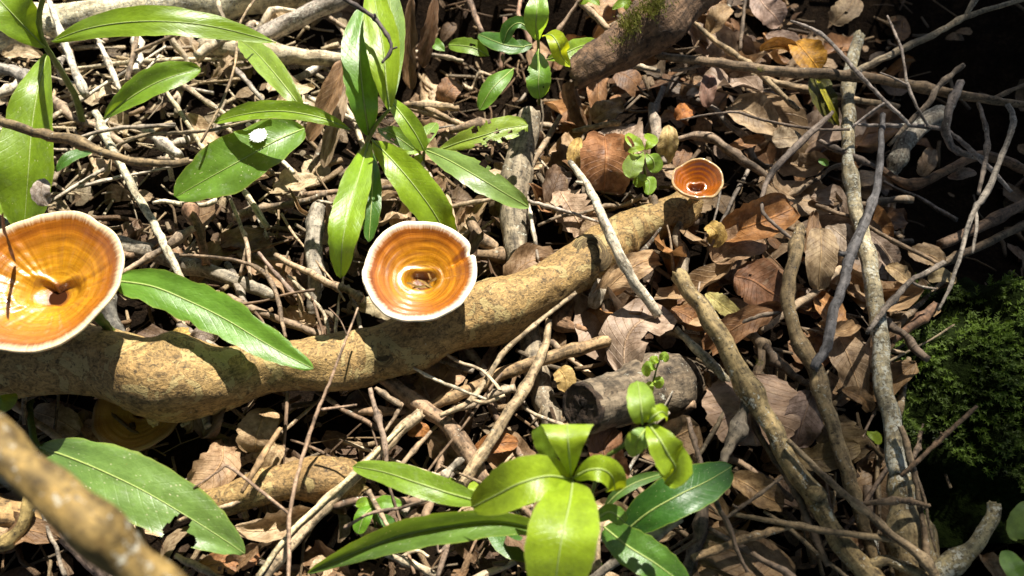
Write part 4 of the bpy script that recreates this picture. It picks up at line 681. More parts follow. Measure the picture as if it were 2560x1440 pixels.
plant('tiny shiny sprig growing against the big folded brown leaf',
  [[(1618, 470, 1, 6), (1612, 430, 3.5, 6), (1606, 380, 6, 5)]],
  [([(1612, 372, 6.4), (1596, 360, 6.8), (1580, 352, 6.8), (1570, 332, 6.4)], 34, (.13, .22, .03), D(fold=.3, rib=False)),
   ([(1612, 374, 6.2), (1624, 362, 6.6), (1630, 350, 6.4), (1612, 335, 6)], 30, (.12, .21, .02), D(fold=.3)),
   ([(1608, 382, 6), (1590, 400, 6.6), (1580, 422, 6.4), (1574, 446, 6)], 52, (.12, .20, .05), D(fold=.25, face=.5, speck=.1)),
   ([(1616, 384, 6), (1630, 396, 6.2), (1636, 414, 5.8), (1630, 432, 5.4)], 44, (.10, .19, .03), D(fold=.25)),
   ([(1610, 372, 6.8), (1590, 374, 7.2), (1570, 380, 7)], 18, LIME, D(fold=.3)),
   ([(1612, 436, 4), (1600, 450, 4.2), (1586, 464, 3.8)], 34, MID, D(fold=.25)), ([(1614, 446, 3.4), (1624, 456, 3.4), (1620, 488, 3)], 36, (.10, .2, .02), D(fold=.25))])
plant('single strap leaf on a shaded stem, arching over the fallen log',
  [[(310, 868, 4, 26), (262, 812, 7, 22), (232, 768, 9.5, 20), (250, 726, 10.4, 16), (296, 706, 10.6, 12)]],
  [([(288, 702, 9.8), (380, 716, 9.9), (470, 752, 9.5), (560, 796, 9.1), (650, 850, 8.7), (720, 890, 8.2), (784, 922, 7.8)], 104, (.06, .145, .022), D(fold=.2, nt=36, nu=6, a=.42, b=.7, face=.55, speck=.15, edge=.09))])
plant('big grey-green leaf with a bite out of its edge, on a short dark stem',
  [[(70, 985, 2, 17), (78, 1050, 3.4, 16), (88, 1112, 4.6, 18), (102, 1118, 5, 12)]],
  [([(100, 1118, 5), (180, 1146, 6.2), (270, 1184, 6.8), (360, 1228, 6.8), (460, 1286, 6.2), (540, 1336, 5.4), (612, 1384, 4.4)], 150, (.07, .135, .04), D(fold=.12, nt=120, nu=28, a=.75, b=.8, face=.55, speck=1.0, bites=[(.55, .68, .55, .045), (.85, .735, .4, .05), (1.0, .95, .3, .03)], edge=.04))])
plant('lime green seedling with a bright whorl of glossy leaves and a second leafy shoot',
  [[(1500, 1420, 1, 16), (1478, 1330, 5, 14), (1446, 1240, 10, 12), (1428, 1200, 13, 9)], [(1470, 1270, 7, 9), (1505, 1160, 12, 11), (1560, 1112, 13.6, 11), (1618, 1068, 14.6, 10), (1636, 1060, 15, 8)]],
  [([(1428, 1198, 13), (1424, 1150, 14.6), (1420, 1100, 15.6), (1418, 1060, 15.4)], 132, (.125, .20, .012), D(fold=.10, nt=26, nu=7, a=1.15, b=.03, face=.55, speck=0, base=.05, wave=.04, edge=.02)),
   ([(1352, 1062, 14.4), (1366, 1110, 13.6), (1382, 1168, 12.6)], 62, (.06, .11, .012), D(fold=.2, a=.4, b=.8, speck=0, face=.5, rib=False)),
   ([(1424, 1198, 13.2), (1370, 1190, 14.6), (1300, 1208, 14.8), (1240, 1238, 13.8), (1180, 1268, 12.2)], 122, LIME, D(fold=.16, nt=28, nu=7, a=.6, b=.62, face=.5, speck=.1, curl=.15, wave=.05, edge=.025)),
   ([(1434, 1196, 13.2), (1470, 1176, 14.2), (1505, 1174, 14.4), (1530, 1192, 13.6), (1538, 1226, 12.2)], 74, LIME, D(fold=.3, nt=24, nu=7, a=.7, b=.4, face=.4, speck=0)),
   ([(1432, 1204, 13.2), (1424, 1260, 15), (1408, 1330, 15.8), (1396, 1400, 15.4), (1384, 1490, 14)], 176, LIME, D(fold=.14, nt=30, nu=8, a=.55, b=.4, face=.5, speck=.2, curl=.12, wave=.05, edge=.025)),
   ([(1606, 1060, 14.6), (1604, 1030, 15.4), (1600, 995, 15.6), (1594, 952, 15)], 68, (.11, .19, .03), D(fold=.18, nt=22, nu=6, a=.6, b=.5, face=.5, speck=0)),
   ([(1622, 1054, 15), (1640, 1036, 15.6), (1656, 1030, 15.2), (1668, 1042, 14.4)], 44, (.12, .195, .012), D(fold=.3, a=.7, b=.4, speck=0)),
   ([(1614, 1072, 14.6), (1600, 1092, 14.8), (1590, 1112, 14), (1592, 1138, 13)], 58, (.10, .18, .06), D(fold=.25, a=.7, b=.6, speck=.1)),
   ([(1622, 1062, 14.8), (1650, 1100, 15.4), (1672, 1140, 14.8), (1688, 1172, 13.8), (1662, 1206, 12.8)], 92, (.12, .195, .014), D(fold=.2, nt=26, nu=6, a=.7, b=.5, speck=0, face=.4)),
   ([(1192, 1252, 8), (1120, 1232, 9.4), (1040, 1206, 9.6), (960, 1180, 9), (884, 1166, 7.6)], 70, (.09, .165, .02), D(fold=.2, nt=26, nu=6, a=.5, b=.55, face=.5, speck=.7)),
   ([(1350, 1322, 9), (1240, 1304, 10), (1120, 1316, 10), (1000, 1340, 9), (880, 1384, 7.4), (770, 1432, 5.6)], 110, (.05, .10, .022), D(fold=.95, nt=34, nu=7, a=.6, b=.9, face=.2, speck=.7, roll=-.35)),
   ([(1490, 1300, 9), (1520, 1280, 9.6), (1545, 1290, 9.4), (1562, 1306, 9)], 44, (.06, .13, .02), D(fold=.12, a=.5, b=.4, face=.5, speck=.3)),
   ([(1556, 1336, 6), (1620, 1282, 7.4), (1700, 1236, 8), (1770, 1202, 7.6), (1830, 1166, 6.6)], 112, (.022, .075, .014), D(fold=.2, nt=26, nu=6, a=.65, b=.6, face=.5, speck=.5)),
   ([(1510, 1318, 7), (1570, 1366, 8), (1640, 1410, 8), (1720, 1470, 7)], 104, (.04, .10, .018), D(fold=.35, nt=26, nu=6, a=.6, b=.6, speck=.4)),
   ([(1506, 1278, 7), (1540, 1238, 8), (1590, 1206, 8.2), (1660, 1184, 7.6)], 36, (.05, .11, .03), D(fold=.6, speck=.2)),
   ([(1380, 1380, 3), (1300, 1360, 3.4), (1220, 1310, 3)], 90, DEEP, D(fold=.2, bites=[(.4, .5, .12, .06)])),
   ([(1180, 1250, 5), (1182, 1226, 5.4), (1186, 1204, 5)], 28, LIME, D(fold=.2, rib=False)),
   ([(1150, 1210, 3), (1120, 1206, 3), (1090, 1216, 2.6)], 26, MID, D(fold=.2, rib=False))])
plant('scrap of bright shoot rising in the shade below the golden log', [[(940, 1330, 1, 6), (935, 1290, 2.4, 6), (930, 1270, 3, 5)]],
  [([(930, 1270, 3.2), (910, 1290, 3.6), (895, 1335, 3)], 44, (.07, .17, .015), D(fold=.25)), ([(932, 1268, 3.2), (960, 1256, 3.4), (1005, 1262, 3)], 36, (.07, .16, .015), D(fold=.25, rib=False)), ([(930, 1266, 3.2), (915, 1256, 3.4), (890, 1262, 3)], 28, (.10, .2, .02), D(fold=.25, rib=False)), ([(938, 1280, 3), (960, 1300, 3), (990, 1305, 2.6)], 30, DEEP, D(fold=.2, rib=False))])
plant('yellow-green sprig on the weathered log with the black end', [[(1630, 985, 5, 5), (1634, 950, 6.5, 5), (1648, 900, 8, 4)]],
  [([(1640, 925, 7.6), (1626, 914, 8), (1618, 925, 7.6), (1622, 940, 7)], 30, (.12, .22, .03), D(fold=.25, rib=False)), ([(1646, 905, 8), (1636, 900, 8.2), (1628, 908, 8)], 24, (.13, .22, .02), D(fold=.25)), ([(1648, 900, 8), (1660, 890, 8.4), (1668, 905, 8)], 22, (.13, .23, .03), D(fold=.25)), ([(1636, 948, 6.8), (1648, 952, 7), (1640, 970, 6.4)], 26, (.13, .22, .03), D(fold=.25)), ([(1634, 955, 6.6), (1624, 965, 6.8), (1630, 985, 6)], 22, (.12, .2, .03), D(fold=.25))])
for lb, pts, wd, c in [
  ('small bright leaf tip poking in beside the fallen log', [(-40, 1010, 6), (-5, 1010, 6.4), (14, 1004, 6.4), (28, 985, 6)], 60, MID),
  ('sunlit green leaf tip at the rim of the dark hollow', [(2600, 1250, 8), (2565, 1280, 8), (2548, 1320, 7.6), (2542, 1350, 7)], 64, (.11, .18, .06)),
  ('pointed green leaf beside the curled brown leaf in the shade', [(2600, 1480, 7), (2550, 1440, 7), (2530, 1412, 7), (2514, 1376, 6.6)], 60, (.07, .15, .03)),
  ('tiny lime leaf scrap by the pale straight branch', [(2168, 1078, 5.6), (2180, 1088, 5.8), (2192, 1096, 5.6), (2202, 1110, 5.4)], 30, (.14, .21, .02)),
  ('small green leaf scrap caught on a pale dead leaf', [(2046, 398, 4), (2056, 404, 4), (2072, 412, 3.8)], 20, (.06, .15, .03))]:
    tag(green('green_leaf', pts, wd, c, None, speck=.2, rib=False), lb, 'leaf')
# bird dropping on the broad mottled leaf and the grey scrap on the seedling leaf
def splat():
    p, m = at(645, 337, .094); V = [p + Vector((0, 0, .0016))]; Fc = []; n = 40
    for ring, (q, h) in enumerate([(.5, .0014), (.8, .0006), (1, -.0006)]):
        for k in range(n):
            a = 2 * math.pi * k / n; w_ = q * 20 * m * (1 + (.28 if ring else .1) * noise.noise(Vector((math.cos(a) * 4, math.sin(a) * 4, 2))) + (.18 * (k % 2) if ring == 2 else 0))
            V.append(p + Vector((math.cos(a) * w_, math.sin(a) * w_ * 1.1, h)))
    for k in range(n):
        Fc.append((0, 1 + k, 1 + (k + 1) % n))
        for r_ in range(2): Fc.append((1 + r_ * n + k, 1 + r_ * n + n + k, 1 + r_ * n + n + (k + 1) % n, 1 + r_ * n + (k + 1) % n))
    tag(link_mesh('bird_dropping', V, Fc, 'dropping', origin=p), 'white bird dropping splashed on the broad mottled leaf', 'dropping')
splat()

# ------------------------------------------------------------------ dead leaves one by one: label, base->tip, width, colour, options
DT, DB, DR, DO, DP, DY, DV = (.34, .23, .13), (.21, .125, .07), (.26, .105, .045), (.42, .20, .045), (.40, .32, .22), (.50, .34, .07), (.27, .195, .165)
DL = [
 ('round amber-yellow dead leaf with a green patch, lit beside the long brown branch', [(1992, 104, 4.6), (2010, 125, 5), (2030, 150, 4.8), (2048, 176, 4.2)], 84, (.52, .27, .03), D(a=.5, b=.4, fold=.1, curl=.2)),
 ('curled ochre leaf touching the round amber-yellow leaf', [(1902, 130, 3), (1940, 118, 4.2), (1970, 124, 4.4), (1990, 146, 3.6)], 54, (.40, .22, .06), D(fold=.5, curl=.5)),
 ('big folded chestnut leaf behind the tiny shiny sprig', [(1512, 340, 5), (1516, 380, 5.6), (1514, 425, 5), (1510, 476, 3.4)], 150, (.27, .13, .06), D(a=.45, b=.35, fold=.35, curl=.25)),
 ('yellow-tan leaf edge tucked beside the big folded chestnut leaf', [(1452, 346, 4), (1438, 372, 4.4), (1436, 398, 4), (1444, 420, 3.4)], 40, (.46, .32, .11), D(fold=.3)),
 ('cream oval leaf standing upright behind the tiny shiny sprig', [(1672, 312, 5), (1672, 340, 4.8), (1668, 372, 4), (1660, 412, 2.8)], 50, (.52, .40, .19), D(a=.6, b=.5, fold=.12, face=.7)),
 ('large copper leaf with a raised ragged edge under the hooked dark twig', [(1805, 592, 3), (1860, 570, 4.8), (1920, 548, 5.6), (1984, 520, 6)], 120, (.33, .16, .06), D(a=.55, b=.35, fold=.3, curl=.3, face=.45)),
 ('smooth tan leaf with a silvery sheen below the large copper leaf', [(1780, 650, 3), (1820, 622, 3.8), (1860, 608, 4), (1910, 596, 3.4)], 100, (.33, .22, .14), D(a=.6, b=.5, fold=.12, curl=.2)),
 ('glossy russet leaf with a tiny hole beside the crooked tan branch', [(1836, 690, 3.4), (1880, 700, 3.8), (1920, 726, 3.6), (1960, 752, 2.8)], 128, (.24, .12, .065), D(a=.5, b=.45, fold=.12, nt=24, nu=8, bites=[(-.2, .28, .1, .03)])),
 ('tall silvery-brown leaf standing beside the dark grey angular stick', [(2050, 572, 4.6), (2054, 620, 4.8), (2050, 670, 4.2), (2046, 726, 3)], 80, (.33, .25, .16), D(a=.4, b=.5, fold=.3, face=.5)),
 ('shiny grey-brown leaf wedged behind the pale straight branch', [(2070, 562, 3.6), (2100, 585, 4), (2130, 612, 3.8), (2160, 640, 3)], 70, (.34, .28, .23), D(fold=.2)),
 ('grey-pink leaf with a bright sheen past the pale straight branch', [(2170, 580, 3.4), (2200, 610, 3.6), (2222, 640, 3.2), (2240, 668, 2.6)], 60, (.31, .24, .20), D(fold=.25)),
 ('veined tan leaf hanging below the curled brown leaf by the pale straight branch', [(2096, 838, 4), (2116, 880, 4.2), (2134, 930, 3.8), (2156, 1000, 2.8)], 88, (.33, .24, .16), D(a=.4, b=.6, fold=.15, face=.5)),
 ('curled brown leaf bridging the dark grey stick and the pale straight branch', [(2046, 810, 4.6), (2080, 826, 5), (2110, 828, 4.6), (2140, 812, 4)], 56, (.31, .21, .12), D(fold=.4, curl=.4)),
 ('big round pinkish-tan dead leaf under the bent tan branch', [(1872, 936, 3.2), (1878, 990, 3.5), (1884, 1045, 3.5), (1892, 1116, 3.0)], 236, (.36, .25, .18), D(a=.35, b=.35, fold=.06, nt=24, nu=8, face=.5, wave=.08, bites=[(-.35, .52, .05, .03)])),
 ('purplish-grey oval leaf beside the big round pinkish-tan leaf', [(2034, 976, 4), (2018, 1020, 4.2), (2004, 1066, 3.8), (1990, 1118, 2.8)], 92, (.28, .205, .18), D(a=.5, b=.45, fold=.12, face=.5)),
 ('torn tan leaf with a yellowish flap beneath the crooked tan branch', [(2060, 1040, 3), (2084, 1080, 3.4), (2104, 1120, 3), (2120, 1160, 2.2)], 130, (.30, .22, .12), D(a=.5, b=.3, fold=.15, edge=.2)),
 ('folded olive-tan leaf lying low under the thin branchlet', [(1980, 1132, 2.4), (2030, 1150, 3), (2080, 1140, 3.2), (2150, 1112, 3.4)], 74, (.27, .20, .10), D(fold=.4)),
 ('pointed brown leaf twisted against the pale straight branch', [(2106, 972, 4.6), (2136, 985, 5), (2160, 1000, 4.6), (2176, 1030, 3.8)], 44, (.32, .20, .10), D(fold=.5)),
 ('wide shaded brown leaf with pale veins at the foot of the dark shoot', [(1990, 1440, 2), (1920, 1410, 2.6), (1850, 1384, 2.8), (1740, 1350, 2.4)], 120, (.24, .16, .09), D(fold=.15, a=.6, b=.5)),
 ('broad tan leaf lapped under the wide shaded brown leaf', [(1720, 1400, 2), (1780, 1420, 2.4), (1850, 1440, 2.4), (1920, 1480, 2)], 130, (.30, .20, .10), D(fold=.12, a=.5, b=.5)),
 ('curled spotted leaf beneath the fine slanting twig', [(1830, 1192, 2.6), (1870, 1212, 3.2), (1910, 1240, 3), (1960, 1262, 2.4)], 90, (.28, .19, .10), D(fold=.35, curl=.3)),
 ('rounded smooth tan leaf among the lit brown leaves', [(1830, 262, 3.6), (1870, 282, 4.2), (1905, 300, 4), (1940, 318, 3.2)], 110, (.36, .27, .18), D(a=.45, b=.45, fold=.2, curl=.25)),
 ('pale pinkish leaf gleaming behind the long brown branch', [(1895, -10, 5), (1912, 15, 5), (1935, 38, 4.4), (1952, 62, 3.6)], 80, (.40, .29, .25), D(fold=.15, a=.5, b=.5)),
 ('light tan leaf with a worm hole behind the round amber-yellow leaf', [(2080, 60, 4), (2100, 40, 4.6), (2122, 20, 4.8), (2140, -10, 4.6)], 66, (.36, .27, .17), D(fold=.25, nt=24, nu=8, bites=[(.1, .5, .12, .06)])),
 ('folded tan leaf standing up behind the straight tan stalk', [(1772, 84, 3.6), (1786, 60, 5), (1800, 36, 5.6), (1826, 18, 5.2)], 56, (.34, .24, .14), D(fold=.6)),
 ('silver-sheened brown leaf partly under the round amber-yellow leaf', [(1915, 85, 3.4), (1945, 92, 3.8), (1975, 100, 3.6), (2010, 112, 3)], 46, (.33, .24, .20), D(fold=.15)),
 ('small yellow leaf standing beside the sheened tan leaf', [(1768, 562, 4.6), (1784, 572, 4.8), (1794, 590, 4.4), (1778, 616, 3.6)], 50, (.46, .32, .10), D(a=.4, b=.4, fold=.3)),
 ('pale yellow-green dead leaf with a pointed tip beside the bent tan branch', [(1768, 732, 4), (1790, 750, 4.4), (1815, 770, 4), (1852, 794, 3.2)], 48, (.46, .42, .17), D(fold=.3)),
 ('brown leaf lapped under the bent tan branch end', [(1680, 770, 3.2), (1710, 785, 3.6), (1740, 800, 3.4), (1790, 806, 2.8)], 64, (.25, .13, .06), D(fold=.2)),
 ('rolled dark brown leaf hanging below the sawn end of the dark mossy log', [(1432, 205, 6.5), (1438, 240, 5), (1450, 280, 3.4), (1466, 318, 2)], 80, (.13, .075, .04), D(fold=-.6, curl=-.5, a=.4, b=.4, wave=.3)),
 ('crinkled tan leaf in the hollow below the sawn dark log', [(1478, 300, 2.6), (1500, 284, 3.4), (1525, 272, 3.6), (1556, 262, 3.2)], 60, (.38, .27, .15), D(fold=.3, wave=.3)),
 ('pale torn leaf hanging by the white crooked stick', [(1400, 478, 3.6), (1420, 510, 3.8), (1440, 545, 3.4), (1462, 580, 2.6)], 90, (.42, .31, .23), D(fold=.2, edge=.22, a=.4, b=.3)),
 ('tan leaf scrap between the fine grey twig and the knot of the log', [(1500, 520, 3.4), (1490, 548, 3.4), (1470, 580, 3), (1450, 596, 2.6)], 46, (.36, .26, .17), D(fold=.35)),
 ('orange-brown leaf wedged beneath the thick brown twig', [(1020, 1086, 2.4), (1040, 1076, 2.8), (1056, 1074, 2.8), (1074, 1084, 2.4)], 38, (.36, .16, .05), D(fold=.15)),
 ('rusty leaf lying behind the slanting pale tan stick', [(1186, 1124, 2.2), (1220, 1112, 2.8), (1256, 1106, 2.8), (1296, 1104, 2.2)], 52, (.31, .14, .05), D(fold=.15)),
 ('ribbed dark brown leaf curling behind the lime seedling', [(1570, 1190, 3), (1530, 1170, 3.8), (1510, 1120, 4.2), (1540, 1068, 4)], 110, (.15, .075, .04), D(fold=.3, curl=.5)),
 ('little round tan leaf on edge beside the upright grey branch', [(1396, 922, 3), (1408, 935, 3.2), (1416, 955, 3), (1412, 980, 2.6)], 54, (.42, .30, .12), D(a=.35, b=.35, fold=.1, face=.6)),
 ('pinkish-grey leaf chip under the smooth tan stick end', [(1512, 888, 2.4), (1535, 900, 2.6), (1556, 912, 2.4), (1578, 930, 2)], 44, (.36, .27, .23), D(fold=.15, edge=.2)),
 ('pale leaf half in shade below the fallen log', [(668, 1020, 3), (652, 1060, 3.6), (640, 1100, 3.4), (640, 1130, 2.6)], 100, (.35, .25, .15), D(a=.5, b=.45, fold=.25)),
 ('tan leaf with a torn tip standing over the bark-covered branch', [(700, 1110, 3), (690, 1130, 3.4), (676, 1155, 3.2), (662, 1180, 2.6)], 50, (.38, .28, .17), D(fold=.3)),
 ('sunlit bleached leaf lying beneath the fallen log', [(85, 1030, 1.6), (120, 1040, 2.2), (160, 1058, 2.2), (200, 1085, 1.8)], 74, (.40, .28, .18), D(fold=.1, a=.5, b=.5)),
 ('reddish leaf next to the sunlit bleached leaf', [(210, 1060, 1.8), (232, 1070, 2.2), (255, 1085, 2), (280, 1110, 1.6)], 60, (.33, .19, .12), D(fold=.2)),
 ('holed rusty leaf under the tip of the bitten leaf', [(490, 1420, 2), (540, 1408, 2.6), (590, 1400, 2.6), (650, 1392, 2.2)], 62, (.34, .17, .08), D(nt=30, nu=10, fold=.12, bites=[(.5, .4, .2, .04), (.8, .5, .3, .05), (.7, .7, .3, .04), (-.6, .6, .2, .03)])),
 ('small yellow leaf in the gap behind the arching strap leaf', [(424, 848, 3), (440, 838, 3.2), (458, 832, 3.2), (480, 826, 2.8)], 32, (.52, .38, .12), D(fold=.2)),
 ('crumpled grey leaf beside the small yellow leaf', [(470, 852, 2.6), (492, 838, 3.2), (512, 836, 3.2), (540, 850, 2.6)], 52, (.20, .165, .145), D(fold=.4, wave=.4)),
 ('twisted pale brown leaf curl beside the knobbly grey stub', [(722, 470, 4), (738, 500, 4.6), (752, 528, 4.4), (784, 546, 3.6)], 30, (.40, .29, .18), D(fold=.8, curl=.6)),
 ('long rolled brown leaf leaning behind the paired leaves', [(862, 150, 8), (840, 210, 7), (810, 280, 5.4), (772, 354, 3.6)], 62, (.32, .20, .12), D(fold=.6, a=.5, b=.5)),
 ('crumbling grey-brown bark curl beside the long rolled brown leaf', [(868, 210, 5), (850, 280, 4.4), (828, 350, 3.4), (810, 420, 2)], 50, (.32, .25, .18), D(fold=.8)),
 ('dark rounded leaf in the hollow behind the central plant', [(1104, 262, 2.6), (1112, 240, 3.6), (1128, 218, 4), (1144, 204, 3.8)], 58, (.24, .13, .07), D(a=.5, b=.4, fold=.1, face=.6)),
 ('shredded brown leaf hanging in the shade behind the central plant', [(1030, -10, 10), (1024, 70, 8), (1020, 150, 6), (1030, 226, 4)], 52, (.17, .10, .05), D(fold=.7, edge=.2)),
 ('second shredded brown leaf hanging in the shade behind the pale straight twig', [(1090, -10, 9), (1080, 60, 7.6), (1066, 120, 6), (1058, 170, 4.6)], 44, (.18, .10, .055), D(fold=.7, edge=.2)),
 ('red-edged dark leaf slanting among the lit brown leaves', [(1768, 268, 4), (1766, 244, 4.6), (1772, 212, 5), (1774, 186, 5.2)], 44, (.25, .15, .12), D(fold=.4)),
 ('rust-orange leaf beside the small glossy mushroom', [(1690, 300, 3), (1704, 284, 3.4), (1716, 276, 3.4), (1732, 268, 3)], 46, (.38, .15, .04), D(fold=.3)),
 ('copper leaf lying by the grey-brown stick', [(1820, 370, 3), (1850, 362, 3.4), (1880, 352, 3.4), (1912, 346, 3)], 36, (.34, .17, .07), D(fold=.25)),
 ('mottled grey-brown leaf behind the hooked dark twig', [(1930, 350, 3.4), (1955, 346, 3.6), (1980, 344, 3.4), (2006, 340, 3)], 62, (.36, .29, .21), D(a=.5, b=.5, fold=.15)),
 ('tan leaf twisted between thin twigs in the dim tangle', [(2216, 664, 3.6), (2240, 676, 4), (2258, 690, 3.8), (2276, 704, 3.2)], 46, (.38, .28, .16), D(fold=.35)),
 ('dim tan leaf lying beyond the broken grey twig', [(2270, 630, 3), (2300, 634, 3.2), (2330, 640, 3), (2360, 660, 2.6)], 60, (.28, .20, .12), D(fold=.25)),
 ('folded greenish-tan leaf at the edge of the dim corner', [(2320, 700, 2.6), (2340, 692, 3), (2362, 690, 2.8), (2390, 704, 2.2)], 40, (.25, .20, .11), D(fold=.35)),
 ('curled brown leaf beside the dark hollow', [(2456, 1392, 4), (2470, 1405, 4.6), (2484, 1420, 4.6), (2500, 1452, 4)], 60, (.27, .18, .11), D(fold=.5, curl=.4)),
 ('tan oval leaf leaning on the pale jointed twig', [(2300, 440, 4), (2312, 420, 4.6), (2322, 400, 4.8), (2330, 372, 4.6)], 44, (.31, .215, .14), D(fold=.2)),
 ('dim brown leaf pair member under the reddish forked branch', [(2370, 440, 2.6), (2390, 440, 3), (2410, 434, 3), (2440, 430, 2.6)], 32, (.26, .17, .12), D(fold=.3)),
 ('silvery dead leaf under the small glossy mushroom', [(1716, 500, 2), (1735, 510, 2.6), (1756, 510, 2.6), (1786, 504, 2)], 52, (.30, .22, .14), D(fold=.25)),
 ('grey-white leaf hanging under the log below the big knot', [(1508, 690, 4), (1498, 720, 3.8), (1488, 750, 3.2), (1480, 772, 2.6)], 38, (.42, .38, .32), D(fold=.15, face=.6)),
 ('slim tan leaf poking from beneath the log end', [(1410, 622, 4), (1440, 612, 4.4), (1466, 608, 4.4), (1500, 606, 4)], 24, (.32, .22, .12), D(fold=.3)),
]
def dead(lb, pts, wd, col, k, name='dead_leaf', group='dead leaves among the litter'):
    SEED[0] += 1; P = []; M = 0
    for px, py, z in pts:
        p, m = at(px, py, z * .01); P.append(p); M += m / len(pts)
    kk = dict(nt=18, nu=5, face=.4, edge=.07, wave=.15, a=.65, b=.55); kk.update(k)
    V, Fc, LC, _ = leaf_geo(P, wd * M * .5, SEED[0], **kk)
    o = link_mesh(name, V, Fc, 'dead_leaf', {'lc': LC}, None, origin=P[0]); o.color = (*col, 1)
    return tag(o, lb, 'leaf', group)
for d in DL: dead(*d)
o = dead('olive leaf turning yellow along one folded edge, beside the pale straight branch', [(2040, 198, 5.4), (2046, 230, 5.6), (2060, 268, 5.2), (2092, 312, 4)], 76, (.10, .105, .018), D(fold=.6, a=.5, b=.6, roll=-.2))
dead('bright yellow leaf edge laid along the olive leaf', [(2042, 196, 5.9), (2058, 228, 6.3), (2078, 270, 6), (2098, 316, 4.8)], 15, (.50, .48, .02), D(fold=.2), group=None)
o = dead('grey papery scrap stuck on the broad leaf of the tall seedling', [(112, 446, 12), (104, 466, 12), (104, 490, 11.6), (118, 514, 11)], 46, (.40, .35, .33), D(fold=.1, face=.5), 'papery_scrap', None)
dead('dark leaf sliver standing in the largest golden mushroom', [(8, 530, 17), (16, 580, 15), (30, 620, 13), (40, 656, 11.4)], 20, (.17, .09, .06), D(fold=.7), 'leaf_sliver', None)
dead('cream chunk of stripped wood under the amber mushroom', [(890, 760, 2.5), (930, 758, 3), (960, 768, 3), (1000, 790, 2.5)], 62, (.62, .54, .38), D(fold=-.5, a=.4, b=.4), 'wood_chip', None)
# scraps of litter caught in the amber cap
c2, m_ = at(1052, 708, .072); rnd = random.Random(5)
for i, (dx, dy, ln, wdt, ang, cl) in enumerate([(-24, 6, 40, 7, .2, (.30, .19, .05)), (12, 4, 50, 6, .5, (.36, .24, .07)), (30, -4, 34, 6, -.6, (.22, .13, .04)), (0, 12, 44, 8, -.15, (.28, .2, .06)), (22, -14, 30, 5, 1.1, (.33, .2, .06))]):
    x, y = 1052 + dx, 706 + dy; a = math.cos(ang) * ln / 2; b = math.sin(ang) * ln / 2
    dead('tiny brown scrap lying in the hollow of the amber mushroom', [(x - a, y - b, 7.5), (x - a / 3, y - b / 3 - 2, 7.7), (x + a / 3, y + b / 3, 7.75), (x + a, y + b, 7.5)], wdt, cl, D(fold=.3), 'litter_scrap', 'scraps in the amber mushroom')
# ------------------------------------------------------------------ litter: single leaves and twigs, then the countless crumbs
rnd = random.Random(77)
def zone(px, py):
    """which kind of litter lies here: 0 bleached twigs, 1 mixed, 2 brown leaves, 3 dark tangle"""
    if px < 880 and py < 560: return 0
    if px > 1380 and py < 900: return 2
    if px > 1650: return 3
    return 1
LEAFCOL = {0: [(.50, .41, .28), (.40, .31, .21), (.56, .48, .35), (.27, .20, .13)], 1: [(.28, .19, .12), (.34, .25, .16), (.20, .125, .07), (.44, .34, .23), (.14, .09, .06)],
           2: [(.36, .25, .15), (.30, .19, .11), (.38, .28, .19), (.26, .14, .07), (.34, .26, .21), (.32, .17, .07)], 3: [(.25, .17, .10), (.30, .2, .11), (.19, .12, .07)]}
TWIGCOL = {0: [(.60, .52, .38), (.52, .43, .29), (.66, .59, .46), (.36, .27, .18), (.44, .38, .30)], 1: [(.36, .26, .16), (.27, .18, .11), (.46, .36, .24), (.20, .13, .08), (.30, .25, .19)],
           2: [(.26, .19, .12), (.34, .25, .16), (.18, .13, .09), (.28, .23, .18)], 3: [(.22, .16, .09), (.17, .12, .08), (.26, .2, .12)]}
